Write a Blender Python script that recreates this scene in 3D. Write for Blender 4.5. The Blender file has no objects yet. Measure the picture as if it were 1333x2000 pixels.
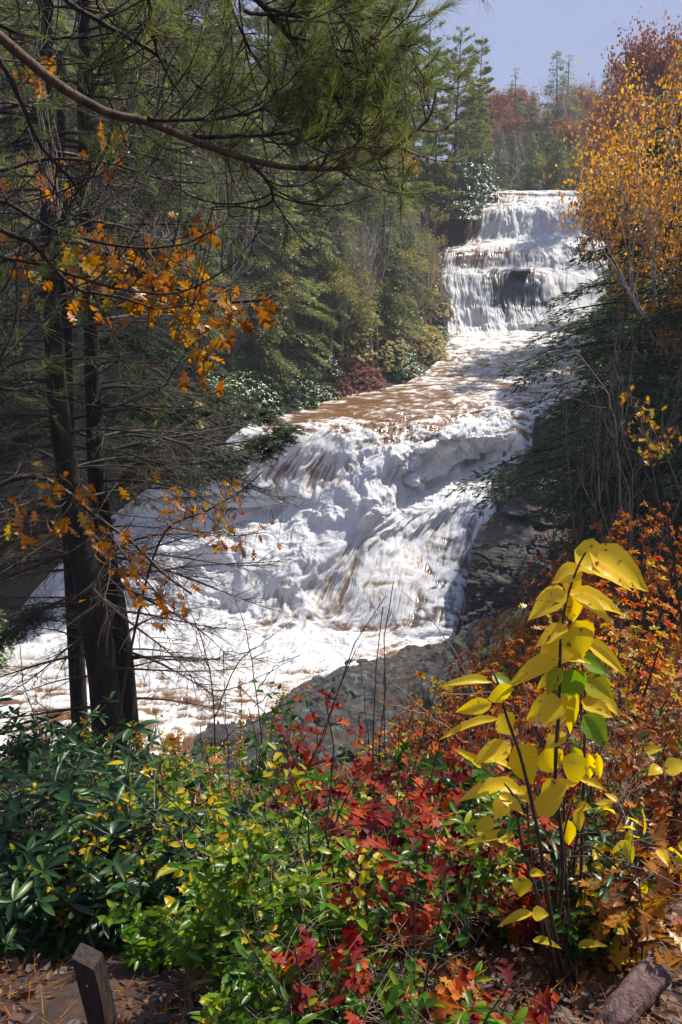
import bpy, math, random
import numpy as np
from mathutils import Vector, Matrix
random.seed(7); rng = np.random.default_rng(7)
PI = math.pi
# ---------------------------------------------------------------- camera
S = bpy.context.scene
COL = S.collection
PITCH = math.radians(17.0)
FPX = 1963.0
cam_d = bpy.data.cameras.new("camera"); cam = bpy.data.objects.new("camera", cam_d); COL.objects.link(cam)
cam_d.sensor_fit = 'VERTICAL'; cam_d.sensor_height = 36.0; cam_d.lens = 36.0 * FPX / 2000.0
cam.location = (0, 0, 0); cam.rotation_euler = (math.radians(90) - PITCH, 0, 0)
cam_d.clip_start = 0.05; cam_d.clip_end = 3000
S.camera = cam
# ---------------------------------------------------------------- light
SUN_AZ, SUN_EL = math.radians(54), math.radians(54)
W = bpy.data.worlds.new("World"); S.world = W; W.use_nodes = True
wn = W.node_tree.nodes; wl = W.node_tree.links
bg = wn["Background"]
sky = wn.new("ShaderNodeTexSky"); sky.sky_type = 'NISHITA'; sky.sun_disc = False
sky.sun_elevation = SUN_EL; sky.sun_rotation = SUN_AZ; sky.air_density = 1.2; sky.dust_density = 3.0
geo = wn.new("ShaderNodeTexCoord")
mp = wn.new("ShaderNodeMapping"); mp.inputs['Scale'].default_value = (1.2, 1.2, 3.0)
nz = wn.new("ShaderNodeTexNoise"); nz.inputs['Scale'].default_value = 1.6; nz.inputs['Detail'].default_value = 5; nz.inputs['Roughness'].default_value = 0.45
cr = wn.new("ShaderNodeValToRGB")
cr.color_ramp.elements[0].position = 0.30; cr.color_ramp.elements[0].color = (0.9, 0.9, 0.9, 1)
cr.color_ramp.elements[1].position = 0.62; cr.color_ramp.elements[1].color = (1, 1, 1, 1)
mixc = wn.new("ShaderNodeMix"); mixc.data_type = 'RGBA'
# slate-blue storm cloud bank over the clear sky
mixc.inputs['B'].default_value = (1.75, 2.1, 3.35, 1)
wl.new(geo.outputs['Generated'], mp.inputs['Vector']); wl.new(mp.outputs['Vector'], nz.inputs['Vector'])
wl.new(nz.outputs['Fac'], cr.inputs['Fac']); wl.new(cr.outputs['Color'], mixc.inputs['Factor'])
wl.new(sky.outputs['Color'], mixc.inputs['A']); wl.new(mixc.outputs['Result'], bg.inputs['Color'])
bg.inputs['Strength'].default_value = 0.14
sl = bpy.data.lights.new("sun", 'SUN'); sl.energy = 5.0; sl.angle = math.radians(0.6); sl.color = (1.0, 0.93, 0.82)
so = bpy.data.objects.new("sun", sl); COL.objects.link(so)
SUNV = Vector((math.sin(SUN_AZ) * math.cos(SUN_EL), math.cos(SUN_AZ) * math.cos(SUN_EL), math.sin(SUN_EL)))
so.rotation_euler = (-SUNV).to_track_quat('-Z', 'Y').to_euler(); so.location = SUNV * 80
S.view_settings.view_transform = 'Standard'; S.view_settings.look = 'None'
S.view_settings.exposure = 0.6; S.view_settings.gamma = 1
S.cycles.max_bounces = 7; S.cycles.diffuse_bounces = 3; S.cycles.glossy_bounces = 2; S.cycles.transmission_bounces = 5
S.cycles.volume_bounces = 0; S.cycles.transparent_max_bounces = 6; S.cycles.use_denoising = True; S.cycles.use_adaptive_sampling = False
S.cycles.sample_clamp_indirect = 4; S.cycles.caustics_reflective = False; S.cycles.caustics_refractive = False

# ---------------------------------------------------------------- projection helpers
CT, ST = math.cos(PITCH), math.sin(PITCH)
def ray(px, py):
    cx = (px - 666.5) / FPX; cy = (1000.0 - py) / FPX
    return np.array([cx, CT + cy * ST, -ST + cy * CT])
def at_d(px, py, d):
    r = ray(px, py); return r * (d / r[1])
def at_z(px, py, z):
    r = ray(px, py); return r * (z / r[2])
# ---------------------------------------------------------------- noise
def _h(ix, iy, iz, seed):
    n = (ix * 374761393 + iy * 668265263 + iz * 2147483647 + seed * 1274126177) & 0xFFFFFFFF
    n = ((n ^ (n >> 13)) * 1274126177) & 0xFFFFFFFF
    n = (n ^ (n >> 16)) & 0xFFFFFFFF
    return n.astype(np.float64) / 4294967295.0
def vnoise(x, y, z=None, seed=0):
    x = np.asarray(x, float); y = np.asarray(y, float)
    if z is None:
        xi = np.floor(x).astype(np.int64); yi = np.floor(y).astype(np.int64)
        fx = x - xi; fy = y - yi; fx = fx*fx*fx*(fx*(fx*6-15)+10); fy = fy*fy*fy*(fy*(fy*6-15)+10); zi = np.zeros_like(xi)
        a = _h(xi, yi, zi, seed); b = _h(xi+1, yi, zi, seed); c = _h(xi, yi+1, zi, seed); d = _h(xi+1, yi+1, zi, seed)
        return (a*(1-fx)+b*fx)*(1-fy) + (c*(1-fx)+d*fx)*fy
    z = np.asarray(z, float)
    xi = np.floor(x).astype(np.int64); yi = np.floor(y).astype(np.int64); zi = np.floor(z).astype(np.int64)
    fx = x - xi; fy = y - yi; fz = z - zi
    fx = fx*fx*(3-2*fx); fy = fy*fy*(3-2*fy); fz = fz*fz*(3-2*fz)
    r = 0
    for dz in (0, 1):
        wz = fz if dz else 1 - fz
        for dy in (0, 1):
            wy = fy if dy else 1 - fy
            a = _h(xi, yi+dy, zi+dz, seed); b = _h(xi+1, yi+dy, zi+dz, seed)
            r = r + (a*(1-fx)+b*fx) * wy * wz
    return r
def fbm(x, y, z=None, seed=0, octv=4, gain=0.5):
    s = 0; a = 1; t = 0; f = 1.0
    for k in range(octv):
        s = s + a * vnoise(x*f + k*17.3, y*f + k*9.1, None if z is None else z*f + k*5.7, seed + k); t += a; a *= gain; f *= 2.03
    return s / t
def smooth(a, b, x):
    t = np.clip((x - a) / (b - a), 0, 1); return t*t*(3-2*t)
# ---------------------------------------------------------------- mesh helpers
def mesh_obj(name, V, faces, mats, parent=None, attrs=None, sm=True, fmat=None):
    """V (n,3); faces list of (k,m) int arrays; attrs name -> (n,) float"""
    V = np.ascontiguousarray(V, dtype=np.float32)
    me = bpy.data.meshes.new(name)
    me.vertices.add(len(V)); me.vertices.foreach_set("co", V.ravel())
    faces = [np.asarray(f, dtype=np.int32) for f in faces if len(f)]
    nl = sum(f.size for f in faces); nf = sum(len(f) for f in faces)
    me.loops.add(nl); me.polygons.add(nf)
    me.loops.foreach_set("vertex_index", np.concatenate([f.ravel() for f in faces]))
    tot = np.concatenate([np.full(len(f), f.shape[1], dtype=np.int32) for f in faces])
    st = np.concatenate([[0], np.cumsum(tot)[:-1]]).astype(np.int32)
    me.polygons.foreach_set("loop_start", st); me.polygons.foreach_set("loop_total", tot)
    me.polygons.foreach_set("use_smooth", np.full(nf, sm, dtype=bool))
    for m in (mats if isinstance(mats, (list, tuple)) else [mats]): me.materials.append(m)
    if fmat is not None: me.polygons.foreach_set("material_index", np.asarray(fmat, dtype=np.int32))
    me.update(calc_edges=True)
    for k, a in (attrs or {}).items():
        at = me.attributes.new(k, 'FLOAT', 'POINT'); at.data.foreach_set("value", np.ascontiguousarray(a, dtype=np.float32))
    o = bpy.data.objects.new(name, me); COL.objects.link(o)
    if parent is not None: o.parent = parent
    return o
class MB:
    def __init__(s): s.V = []; s.F = {}; s.T = []; s.n = 0
    def add(s, V, faces, tint=0.5):
        V = np.asarray(V, float).reshape(-1, 3)
        for f in faces:
            f = np.asarray(f)
            if len(f): s.F.setdefault(f.shape[1], []).append(f + s.n)
        s.V.append(V); s.n += len(V)
        s.T.append(np.broadcast_to(np.asarray(tint, float), (len(V),)) if np.ndim(tint) == 0 else np.asarray(tint, float))
    def build(s, name, mat, parent=None, sm=True):
        if not s.n: return None
        return mesh_obj(name, np.concatenate(s.V), [np.concatenate(f) for f in s.F.values()], mat, parent, {'tint': np.concatenate(s.T)}, sm)
def norm(a): return a / np.maximum(np.linalg.norm(a, axis=-1, keepdims=True), 1e-9)
def tubes(mb, P, R, sides=4, tint=0.5):
    """P (N,K,3) paths, R (N,K) radii"""
    P = np.asarray(P, float); R = np.asarray(R, float)
    if P.ndim == 2: P = P[None]; R = R[None]
    N, K, _ = P.shape
    T = np.empty_like(P); T[:, 1:-1] = P[:, 2:] - P[:, :-2]; T[:, 0] = P[:, 1] - P[:, 0]; T[:, -1] = P[:, -1] - P[:, -2]
    T = norm(T)
    ref = np.where(np.abs(T[:, :1, 2:3]).repeat(3, 2) > 0.8, np.array([1.0, 0.1, 0]), np.array([0, 0, 1.0]))
    A = norm(np.cross(T, ref)); B = np.cross(T, A)
    an = np.arange(sides) * 2 * PI / sides
    V = P[:, :, None] + R[:, :, None, None] * (A[:, :, None] * np.cos(an)[None, None, :, None] + B[:, :, None] * np.sin(an)[None, None, :, None])
    base = (np.arange(N) * K * sides)[:, None, None]
    k = (np.arange(K - 1) * sides)[None, :, None]; j = np.arange(sides)[None, None]; j2 = (np.arange(sides) + 1) % sides
    j2 = j2[None, None]
    F = np.stack([base + k + j, base + k + j2, base + k + sides + j2, base + k + sides + j], -1).reshape(-1, 4)
    t = tint if np.ndim(tint) == 0 else np.repeat(np.asarray(tint, float), K * sides)
    mb.add(V.reshape(-1, 3), [F], t)
def leaf_tpl(kind):
    if kind == 'quad': return np.array([[0,0,0],[.5,.45,.06],[0,1,0],[-.5,.45,.06]]), [[[0,1,2,3]]]
    if kind == 'needle': return np.array([[-.5,0,0],[.5,0,0],[0,1,0]]), [[[0,1,2]]]
    if kind == 'fold':
        V = np.array([[0,0,0],[0,.5,0],[0,1,-.06],[.5,.22,.10],[.42,.68,.07],[-.5,.22,.10],[-.42,.68,.07]])
        return V, [[[0,3,4,1],[0,1,6,5]], [[1,4,2],[1,2,6]]]
    if kind == 'ovate':      # long pointed leaf, arched
        ys = [0, .12, .3, .5, .7, .87, 1.0]; ws = [0.02, .34, .5, .46, .32, .14, .0]
        V = []
        for y, w in zip(ys, ws):
            zc = -.38 * y * y + .05
            V += [[-w, y, zc + .10 * w], [-w*.5, y, zc + .0 * w], [0, y, zc - .05*(w>0.1)], [w*.5, y, zc + .0 * w], [w, y, zc + .10 * w]]
        F = []
        for i in range(len(ys) - 1):
            for j in range(4): F.append([i*5+j, i*5+j+1, i*5+5+j+1, i*5+5+j])
        return np.array(V), [F]
    if kind == 'lance':      # long narrow evergreen leaf
        ys = [0, .25, .6, .85, 1.0]; ws = [.06, .42, .5, .3, .02]; V = []
        for y, w in zip(ys, ws):
            zc = -.22 * y * y
            V += [[-w, y, zc + .12*w], [0, y, zc], [w, y, zc + .12*w]]
        F = []
        for i in range(4):
            for j in range(2): F.append([i*3+j, i*3+j+1, i*3+4+j, i*3+3+j])
        return np.array(V), [F]
    if kind == 'oak':        # lobed leaf as a strip either side of the midrib
        out = [(.0,0),(.05,.12),(.30,.20),(.12,.30),(.50,.46),(.17,.52),(.52,.74),(.18,.72),(.20,.90),(0,1.0)]
        V = []
        for w, y in out: V += [[-w, y, .10*w - .2*y*y], [0, min(y, .96), -.2*y*y], [w, y, .10*w - .2*y*y]]
        F = []
        for i in range(len(out) - 1):
            for j in range(2): F.append([i*3+j, i*3+j+1, i*3+4+j, i*3+3+j])
        return np.array(V), [F]
TPL = {k: leaf_tpl(k) for k in ('quad', 'needle', 'fold', 'ovate', 'lance', 'oak')}
def leaves(mb, pos, d, n, L, Wd, kind='quad', tint=0.5):
    pos = np.asarray(pos, float).reshape(-1, 3); N = len(pos)
    if not N: return
    d = norm(np.broadcast_to(np.asarray(d, float), (N, 3))); n = np.broadcast_to(np.asarray(n, float), (N, 3))
    s = norm(np.cross(d, n)); n = np.cross(s, d)
    L = np.broadcast_to(np.asarray(L, float), (N,)); Wd = np.broadcast_to(np.asarray(Wd, float), (N,))
    tv, tf = TPL[kind]
    V = pos[:, None] + tv[None, :, 1:2] * L[:, None, None] * d[:, None] + tv[None, :, 0:1] * Wd[:, None, None] * s[:, None] + tv[None, :, 2:3] * L[:, None, None] * n[:, None]
    off = (np.arange(N) * len(tv))[:, None, None]
    F = [(np.asarray(f)[None] + off).reshape(-1, len(f[0])) for f in tf]
    t = tint if np.ndim(tint) == 0 else np.repeat(np.asarray(tint, float), len(tv))
    mb.add(V.reshape(-1, 3), F, t)
def rdir(N, up=0.0):
    v = rng.normal(size=(N, 3)); v[:, 2] += up; return norm(v)
# ---------------------------------------------------------------- objects
def tag(o, label=None, cat=None, group=None, kind=None):
    if label: o['label'] = label
    if cat: o['category'] = cat
    if group: o['group'] = group
    if kind: o['kind'] = kind
    return o
def empty(name, loc=(0, 0, 0), rz=0.0, sc=1.0):
    o = bpy.data.objects.new(name, None); COL.objects.link(o); o.empty_display_size = .2
    o.location = loc; o.rotation_euler = (0, 0, rz); o.scale = (sc, sc, sc) if np.ndim(sc) == 0 else sc
    return o
KIDS = {}
def copy_tree(o):
    c = o.copy(); COL.objects.link(c)
    for ch in KIDS[o.name]:
        k = ch.copy(); COL.objects.link(k); k.parent = c
    return c
# ---------------------------------------------------------------- materials
def new_mat(name):
    m = bpy.data.materials.new(name); m.use_nodes = True
    nt = m.node_tree; b = nt.nodes["Principled BSDF"]; return m, nt, nt.nodes, nt.links, b
def ramp(n, stops):
    r = n.new("ShaderNodeValToRGB"); e = r.color_ramp.elements
    e[0].position, e[0].color = stops[0][0], (*stops[0][1], 1); e[1].position, e[1].color = stops[1][0], (*stops[1][1], 1)
    for p, c in stops[2:]:
        q = e.new(p); q.color = (*c, 1)
    return r
def leaf_mat(name, stops, rough=0.45, trans=0.4, spec=0.5, tcol=1.0, spots=False):
    m, nt, n, l, b = new_mat(name)
    a = n.new("ShaderNodeAttribute"); a.attribute_name = 'tint'
    oi = n.new("ShaderNodeObjectInfo")
    ad = n.new("ShaderNodeMath"); ad.operation = 'MULTIPLY_ADD'; ad.inputs[1].default_value = 0.24; ad.inputs[2].default_value = -0.12
    l.new(oi.outputs['Random'], ad.inputs[0])
    su = n.new("ShaderNodeMath"); su.operation = 'ADD'; l.new(a.outputs['Fac'], su.inputs[0]); l.new(ad.outputs[0], su.inputs[1])
    r = ramp(n, stops); l.new(su.outputs[0], r.inputs['Fac'])
    col = r.outputs['Color']
    if spots:
        tc = n.new("ShaderNodeTexCoord"); nz = n.new("ShaderNodeTexNoise"); nz.inputs['Scale'].default_value = 55; nz.inputs['Detail'].default_value = 3
        l.new(tc.outputs['Object'], nz.inputs['Vector'])
        rr = ramp(n, [(0.0, (0.12, 0.05, 0.02)), (0.30, (0.35, 0.20, 0.08)), (0.37, (1, 1, 1))]); l.new(nz.outputs['Fac'], rr.inputs['Fac'])
        mx = n.new("ShaderNodeMix"); mx.data_type = 'RGBA'; mx.blend_type = 'MULTIPLY'; mx.inputs['Factor'].default_value = 1
        l.new(col, mx.inputs['A']); l.new(rr.outputs['Color'], mx.inputs['B']); col = mx.outputs['Result']
    l.new(col, b.inputs['Base Color']); b.inputs['Roughness'].default_value = rough; b.inputs['Specular IOR Level'].default_value = spec
    tr = n.new("ShaderNodeBsdfTranslucent")
    hs = n.new("ShaderNodeHueSaturation"); hs.inputs['Saturation'].default_value = 1.15; hs.inputs['Value'].default_value = tcol
    l.new(col, hs.inputs['Color']); l.new(hs.outputs['Color'], tr.inputs['Color'])
    mix = n.new("ShaderNodeMixShader"); mix.inputs[0].default_value = trans
    l.new(b.outputs[0], mix.inputs[1]); l.new(tr.outputs[0], mix.inputs[2]); l.new(mix.outputs[0], n["Material Output"].inputs['Surface'])
    return m
def bark_mat(name, c1, c2, scale=6.0, bump=0.5, rough=0.85):
    m, nt, n, l, b = new_mat(name)
    tc = n.new("ShaderNodeTexCoord"); mpn = n.new("ShaderNodeMapping"); mpn.inputs['Scale'].default_value = (scale, scale, scale * .18)
    nz = n.new("ShaderNodeTexNoise"); nz.inputs['Scale'].default_value = 3; nz.inputs['Detail'].default_value = 6; nz.inputs['Roughness'].default_value = .65
    l.new(tc.outputs['Object'], mpn.inputs['Vector']); l.new(mpn.outputs['Vector'], nz.inputs['Vector'])
    r = ramp(n, [(0.35, c1), (0.65, c2)]); l.new(nz.outputs['Fac'], r.inputs['Fac']); l.new(r.outputs['Color'], b.inputs['Base Color'])
    bp = n.new("ShaderNodeBump"); bp.inputs['Strength'].default_value = bump; bp.inputs['Distance'].default_value = 0.03
    l.new(nz.outputs['Fac'], bp.inputs['Height']); l.new(bp.outputs[0], b.inputs['Normal']); b.inputs['Roughness'].default_value = rough
    return m
# foliage: (tint position, colour)
M = {}
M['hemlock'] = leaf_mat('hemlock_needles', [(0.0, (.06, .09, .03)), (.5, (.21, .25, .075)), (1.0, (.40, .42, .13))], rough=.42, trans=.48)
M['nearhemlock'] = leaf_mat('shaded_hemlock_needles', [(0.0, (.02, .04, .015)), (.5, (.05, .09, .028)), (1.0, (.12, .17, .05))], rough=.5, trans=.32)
M['pine'] = leaf_mat('pine_needles', [(0.0, (.06, .10, .03)), (.5, (.21, .26, .06)), (1.0, (.46, .40, .10))], rough=.5, trans=.42)
M['redleaf'] = leaf_mat('red_leaves', [(0.0, (.12, .04, .03)), (.5, (.30, .09, .055)), (1.0, (.42, .20, .09))], rough=.6, trans=.45)
M['orangeleaf'] = leaf_mat('orange_leaves', [(0.0, (.34, .15, .04)), (.5, (.76, .38, .07)), (1.0, (.88, .60, .16))], rough=.45, trans=.5)
M['olive'] = leaf_mat('olive_leaves', [(0.0, (.12, .14, .04)), (.5, (.32, .30, .08)), (1.0, (.55, .38, .10))], rough=.5, trans=.42)
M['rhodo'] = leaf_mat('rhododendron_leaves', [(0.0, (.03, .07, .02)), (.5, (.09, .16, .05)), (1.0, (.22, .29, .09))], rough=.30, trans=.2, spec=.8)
M['darkrhodo'] = leaf_mat('shade_toned_rhododendron_leaves', [(0.0, (.006, .022, .006)), (.5, (.014, .05, .012)), (1.0, (.05, .12, .02))], rough=.36, trans=.18, spec=.35)  # dark green whose darkness also stands in for shade over the lower left
M['yellow'] = leaf_mat('yellow_leaves', [(0.0, (.22, .36, .03)), (.3, (.72, .58, .02)), (.7, (.90, .64, .02)), (1.0, (.93, .72, .05))], rough=.4, trans=.58, spots=True)
M['mix'] = leaf_mat('mixed_small_leaves', [(0.0, (.03, .11, .01)), (.35, (.15, .26, .01)), (.6, (.62, .48, .012)), (.8, (.62, .25, .012)), (1.0, (.55, .07, .015))], rough=.4, trans=.5, spec=.35)
M['green'] = leaf_mat('bright_green_leaves', [(0.0, (.018, .07, .005)), (.5, (.08, .20, .006)), (1.0, (.36, .42, .01))], rough=.33, trans=.48, spec=.35)
M['red'] = leaf_mat('oak_red_leaves', [(0.0, (.07, .01, .015)), (.4, (.30, .02, .015)), (.7, (.52, .06, .01)), (1.0, (.65, .20, .02))], rough=.5, trans=.5, spec=.25, spots=True)
M['rust'] = leaf_mat('rust_leaves', [(0.0, (.10, .03, .012)), (.5, (.36, .09, .01)), (1.0, (.72, .30, .012))], rough=.42, trans=.5, spec=.35, spots=True)
M['oak'] = leaf_mat('orange_oak_leaves', [(0.0, (.30, .10, .02)), (.5, (.55, .22, .02)), (.8, (.62, .40, .03)), (1.0, (.28, .36, .03))], rough=.35, trans=.55, spec=.6, spots=True)
M['bark'] = bark_mat('dark_bark', (.007, .0055, .004), (.034, .026, .019), 6, .9)
M['midbark'] = bark_mat('brown_bark', (.04, .03, .024), (.13, .10, .08))
M['sapbark'] = bark_mat('sapling_bark', (.09, .075, .06), (.26, .22, .18), 8)
M['barkgrey'] = bark_mat('grey_bark', (.24, .21, .18), (.52, .47, .40), 5)
M['twig'] = bark_mat('dark_twig', (.030, .018, .013), (.07, .045, .032), 20, .2, .6)
M['limb'] = bark_mat('pine_limb_bark', (.012, .008, .006), (.045, .028, .018), 14, .5, .8)
M['mainlimb'] = bark_mat('brown_limb_bark', (.025, .014, .009), (.15, .075, .035), 14, .5, .8)
M['litter'] = leaf_mat('fallen_leaves', [(0.0, (.035, .018, .012)), (.5, (.12, .05, .022)), (1.0, (.34, .17, .06))], rough=.6, trans=.15, spots=True)
M['palewood'] = bark_mat('pale_twig', (.20, .15, .11), (.38, .30, .23), 20, .2, .6)
# ================================================================ river
def C(p, z=None, d=None, foam=None, turb=None, rock=None):
    return dict(p=p, z=z, d=d, foam=foam or [.9]*7, turb=turb or [.3]*7, rock=rock or [0]*7)
ROWS = [
 C([(955,377),(1000,377),(1050,377),(1100,377),(1150,377),(1210,377),(1290,377)], d=142, foam=[.2]*7, turb=[.05]*7),
 C([(938,374),(965,373.5),(995,373),(1030,373),(1075,373),(1120,373),(1200,373)], d=119, foam=[.45,.5,.3,.5,.6,.6,.7], turb=[.1]*7),
 C([(922,384),(955,382),(985,382),(1020,383),(1060,385),(1110,386),(1190,388)], d=116, foam=[.75,.15,.1,.2,.7,.85,.9], turb=[.12]*7),
 C([(918,400),(950,399),(980,401),(1015,398),(1060,396),(1110,397),(1190,400)], d=114, foam=[.9,.5,.45,.8,1,1,1], turb=[.3,.2,.3,.5,.6,.6,.6]),
 C([(912,414),(940,412),(975,413),(1010,413),(1055,415),(1110,418),(1190,420)], d=112.2, foam=[.55,.5,.6,.9,1,1,1], turb=[.15,.2,.3,.6,.7,.7,.7]),
 C([(900,468),(925,470),(965,466),(1005,462),(1050,458),(1110,458),(1190,460)], d=110.5, foam=[.35,.42,.7,.9,.95,1,1], turb=[.15,.15,.2,.4,.6,.7,.7]),
 C([(868,484),(900,482),(950,480),(1000,476),(1050,474),(1110,474),(1190,478)], d=107.5, foam=[.7,.5,.8,.9,1,1,1], turb=[.3,.3,.3,.4,.6,.6,.6]),
 C([(862,498),(895,498),(945,498),(1000,494),(1050,498),(1110,500),(1190,505)], d=106.0, foam=[.9,.3,.12,.3,.75,.9,1], turb=[.3,.1,.1,.2,.3,.4,.5], rock=[0,.2,.3,.3,0,0,0]),
 C([(860,522),(892,523),(940,524),(1000,520),(1050,523),(1110,526),(1190,530)], d=105.0, foam=[1,.5,.55,.5,.8,.9,1], turb=[.4,.3,.3,.3,.4,.5,.5], rock=[0,.3,.3,.5,.2,0,0]),
 C([(858,545),(888,546),(935,543),(990,538),(1045,540),(1105,546),(1190,550)], d=103.6, foam=[1,.95,.40,.0,.12,.9,1], turb=[.5,.5,.3,.15,.2,.4,.5], rock=[0,0,.5,.9,.8,.1,0]),
 C([(864,600),(895,602),(940,600),(990,598),(1045,596),(1105,596),(1190,600)], d=101.3, foam=[1,1,.6,.12,.18,.75,.95], turb=[.7,.8,.4,.2,.2,.4,.5], rock=[0,0,.8,1,1,.1,0]),
 C([(868,634),(900,636),(945,636),(995,633),(1050,630),(1110,628),(1190,632)], d=99.6, foam=[1,1,1,.9,.9,1,1], turb=[.8,.9,.7,.5,.5,.6,.6]),
 C([(868,655),(905,656),(950,656),(1000,655),(1055,653),(1115,652),(1200,654)], z=-12.0, foam=[.8,.85,.8,.75,.78,.8,.8], turb=[.5,.5,.4,.4,.4,.4,.4]),
 C([(855,690),(905,692),(955,695),(1005,696),(1060,697),(1115,699),(1190,700)], z=-12.15, foam=[.52,.5,.55,.58,.55,.5,.5], turb=[.4,.4,.4,.4,.4,.4,.4]),
 C([(790,742),(850,738),(920,742),(980,744),(1040,748),(1100,752),(1170,760)], z=-12.3, foam=[.5,.32,.36,.4,.38,.35,.35], turb=[.35,.25,.35,.4,.45,.4,.3]),
 C([(610,785),(710,778),(800,778),(880,782),(960,784),(1040,786),(1130,795)], z=-12.4, foam=[.42,.10,.18,.3,.42,.5,.5], turb=[.2,.1,.25,.35,.5,.5,.3]),
 C([(478,826),(585,818),(690,812),(790,812),(880,816),(960,798),(1050,812)], z=-12.55, foam=[.85,.1,.14,.2,.35,.6,.6], turb=[.3,.12,.3,.45,.6,.8,.4]),
 C([(430,850),(555,842),(665,836),(775,838),(870,842),(955,815),(1046,826)], z=-12.85, foam=[1,.75,.6,.42,.5,.9,.45], turb=[.5,.4,.5,.7,.8,1.1,.3]),
 C([(385,880),(520,874),(645,866),(765,876),(868,868),(950,850),(1036,858)], z=-13.6, foam=[1,.8,.75,.85,.9,1,.5], turb=[.6,.5,.6,.8,.9,.8,.4], rock=[0,0,0,0,0,0,0]),
 C([(300,930),(478,925),(612,918),(750,932),(852,908),(935,886),(1000,900)], z=-15.0, foam=[1,.55,.5,.85,.95,.95,.8], turb=[.8,.5,.5,.9,1,.9,.5]),
 C([(240,975),(445,970),(590,968),(735,985),(835,950),(925,930),(978,935)], z=[-16.35]*4+[-16.2,-16.0,-15.9], foam=[1,.95,.85,.95,1,1,.95], turb=[1,.9,.9,1,1,.7,.5]),
 C([(190,1015),(420,1005),(570,1005),(715,1030),(825,1000),(915,975),(982,985)], z=[-17.4]*4+[-17.1,-16.7,-16.5], foam=[1,1,1,.9,.95,.9,.75], turb=[1,1,1,.9,.8,.5,.25], rock=[0,0,0,0,0,.1,.5]),
 C([(120,1080),(380,1065),(540,1075),(680,1085),(795,1060),(880,1030),(962,1040)], z=[-18.7]*4+[-18.5,-18.1,-18.0], foam=[1,1,.9,.72,.8,.6,.3], turb=[1,1,.8,.6,.5,.2,.12], rock=[0,0,0,0,.1,.6,1]),
 C([(60,1145),(330,1140),(500,1150),(645,1155),(765,1150),(860,1120),(935,1115)], z=[-20.4]*4+[-20.2,-19.9,-19.9], foam=[1,1,.8,.6,.68,.52,.4], turb=[1,.9,.8,.4,.35,.18,.12], rock=[0,0,0,0,.1,.6,.9]),
 C([(20,1205),(300,1205),(470,1215),(610,1225),(740,1225),(838,1222),(908,1222)], z=[-21.8]*5+[-21.6,-21.6], foam=[1,1,.9,.7,.65,.5,.45], turb=[1,1,.9,.6,.3,.2,.12], rock=[0,0,0,0,.2,.6,.7]),
 C([(-10,1250),(270,1245),(450,1255),(590,1262),(715,1255),(815,1245),(893,1246)], z=-22.0, foam=[1,1,1,1,1,1,.9], turb=[.9,.9,.9,.8,.6,.5,.3]),
 C([(-50,1320),(240,1315),(410,1325),(540,1325),(670,1295),(780,1262),(872,1258)], z=-22.1, foam=[.75,.78,.72,.76,.75,.7,.5], turb=[.7,.7,.7,.6,.5,.4,.2]),
 C([(-120,1400),(200,1390),(370,1390),(490,1385),(615,1345),(740,1300),(850,1278)], z=-22.1, foam=[.6,.62,.55,.52,.48,.4,.3], turb=[.6,.6,.6,.55,.4,.3,.1]),
 C([(-200,1500),(140,1500),(320,1500),(440,1500),(560,1440),(700,1350),(830,1300)], z=-22.15, foam=[.5,.5,.5,.45,.4,.3,.2], turb=[.5,.5,.5,.4,.3,.2,.1]),
]
R_ = len(ROWS)
CP = np.zeros((R_, 7, 6))
for i, r in enumerate(ROWS):
    for j, (px, py) in enumerate(r['p']):
        P = at_z(px, py, r['z'] if np.ndim(r['z']) == 0 else r['z'][j]) if r['z'] is not None else at_d(px, py, r['d'])
        CP[i, j] = [*P, r['foam'][j], r['turb'][j], r['rock'][j]]
def cr_mat(n, t):
    """interpolation matrix (monotone-ish: catmull-rom with reduced tension)"""
    t = np.clip(t, 0, n - 1 - 1e-9); i = np.floor(t).astype(int); f = t - i
    B = np.zeros((len(t), n)); k = 0.42
    h00 = 2*f**3 - 3*f**2 + 1; h10 = f**3 - 2*f**2 + f; h01 = -2*f**3 + 3*f**2; h11 = f**3 - f**2
    r = np.arange(len(t))
    def acc(idx, w): np.add.at(B, (r, np.clip(idx, 0, n - 1)), w)
    acc(i, h00); acc(i + 1, h01); acc(i + 1, h10 * k); acc(i - 1, -h10 * k); acc(i + 2, h11 * k); acc(i, -h11 * k)
    return B
NU = 760
segs = [10] + [18]*11 + [40]*4 + [44]*12
segs = (segs + [44]*40)[:R_ - 1]
tv = np.concatenate([i + np.arange(s) / s for i, s in enumerate(segs)] + [[R_ - 1.0]])
tu = np.linspace(0, 6, NU)
Bv = cr_mat(R_, tv); Bu = cr_mat(7, tu)
G = np.einsum('ai,ijk,bj->abk', Bv, CP, Bu)
XYZ = G[..., :3].copy(); foam = np.clip(G[..., 3], 0, 1); turb = np.clip(G[..., 4], 0, 2); rockm = np.clip(G[..., 5], 0, 1)
mid = XYZ[:, ::20].copy()
dv = np.linalg.norm(np.diff(mid, axis=0), axis=2).mean(1); arc = np.concatenate([[0], np.cumsum(dv)])[:, None] * np.ones((1, NU))
du = np.linalg.norm(np.diff(XYZ, axis=1), axis=2); across = np.concatenate([np.zeros((len(XYZ), 1)), np.cumsum(du, 1)], 1)
ucoord = (tu / 6 * 20)[None, :] * np.ones((len(XYZ), 1))
X, Y, Z = XYZ[..., 0], XYZ[..., 1], XYZ[..., 2]
g_u = np.gradient(XYZ, axis=1); g_v = np.gradient(XYZ, axis=0)
Nn = norm(np.cross(g_u, g_v)); Nn = np.where(Nn[..., 2:3] < 0, -Nn, Nn)
steep = np.clip(1 - Nn[..., 2], 0, 1)
warp = (fbm(X*.6, Y*.6, Z*.6, 3, 3) - .5)
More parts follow.
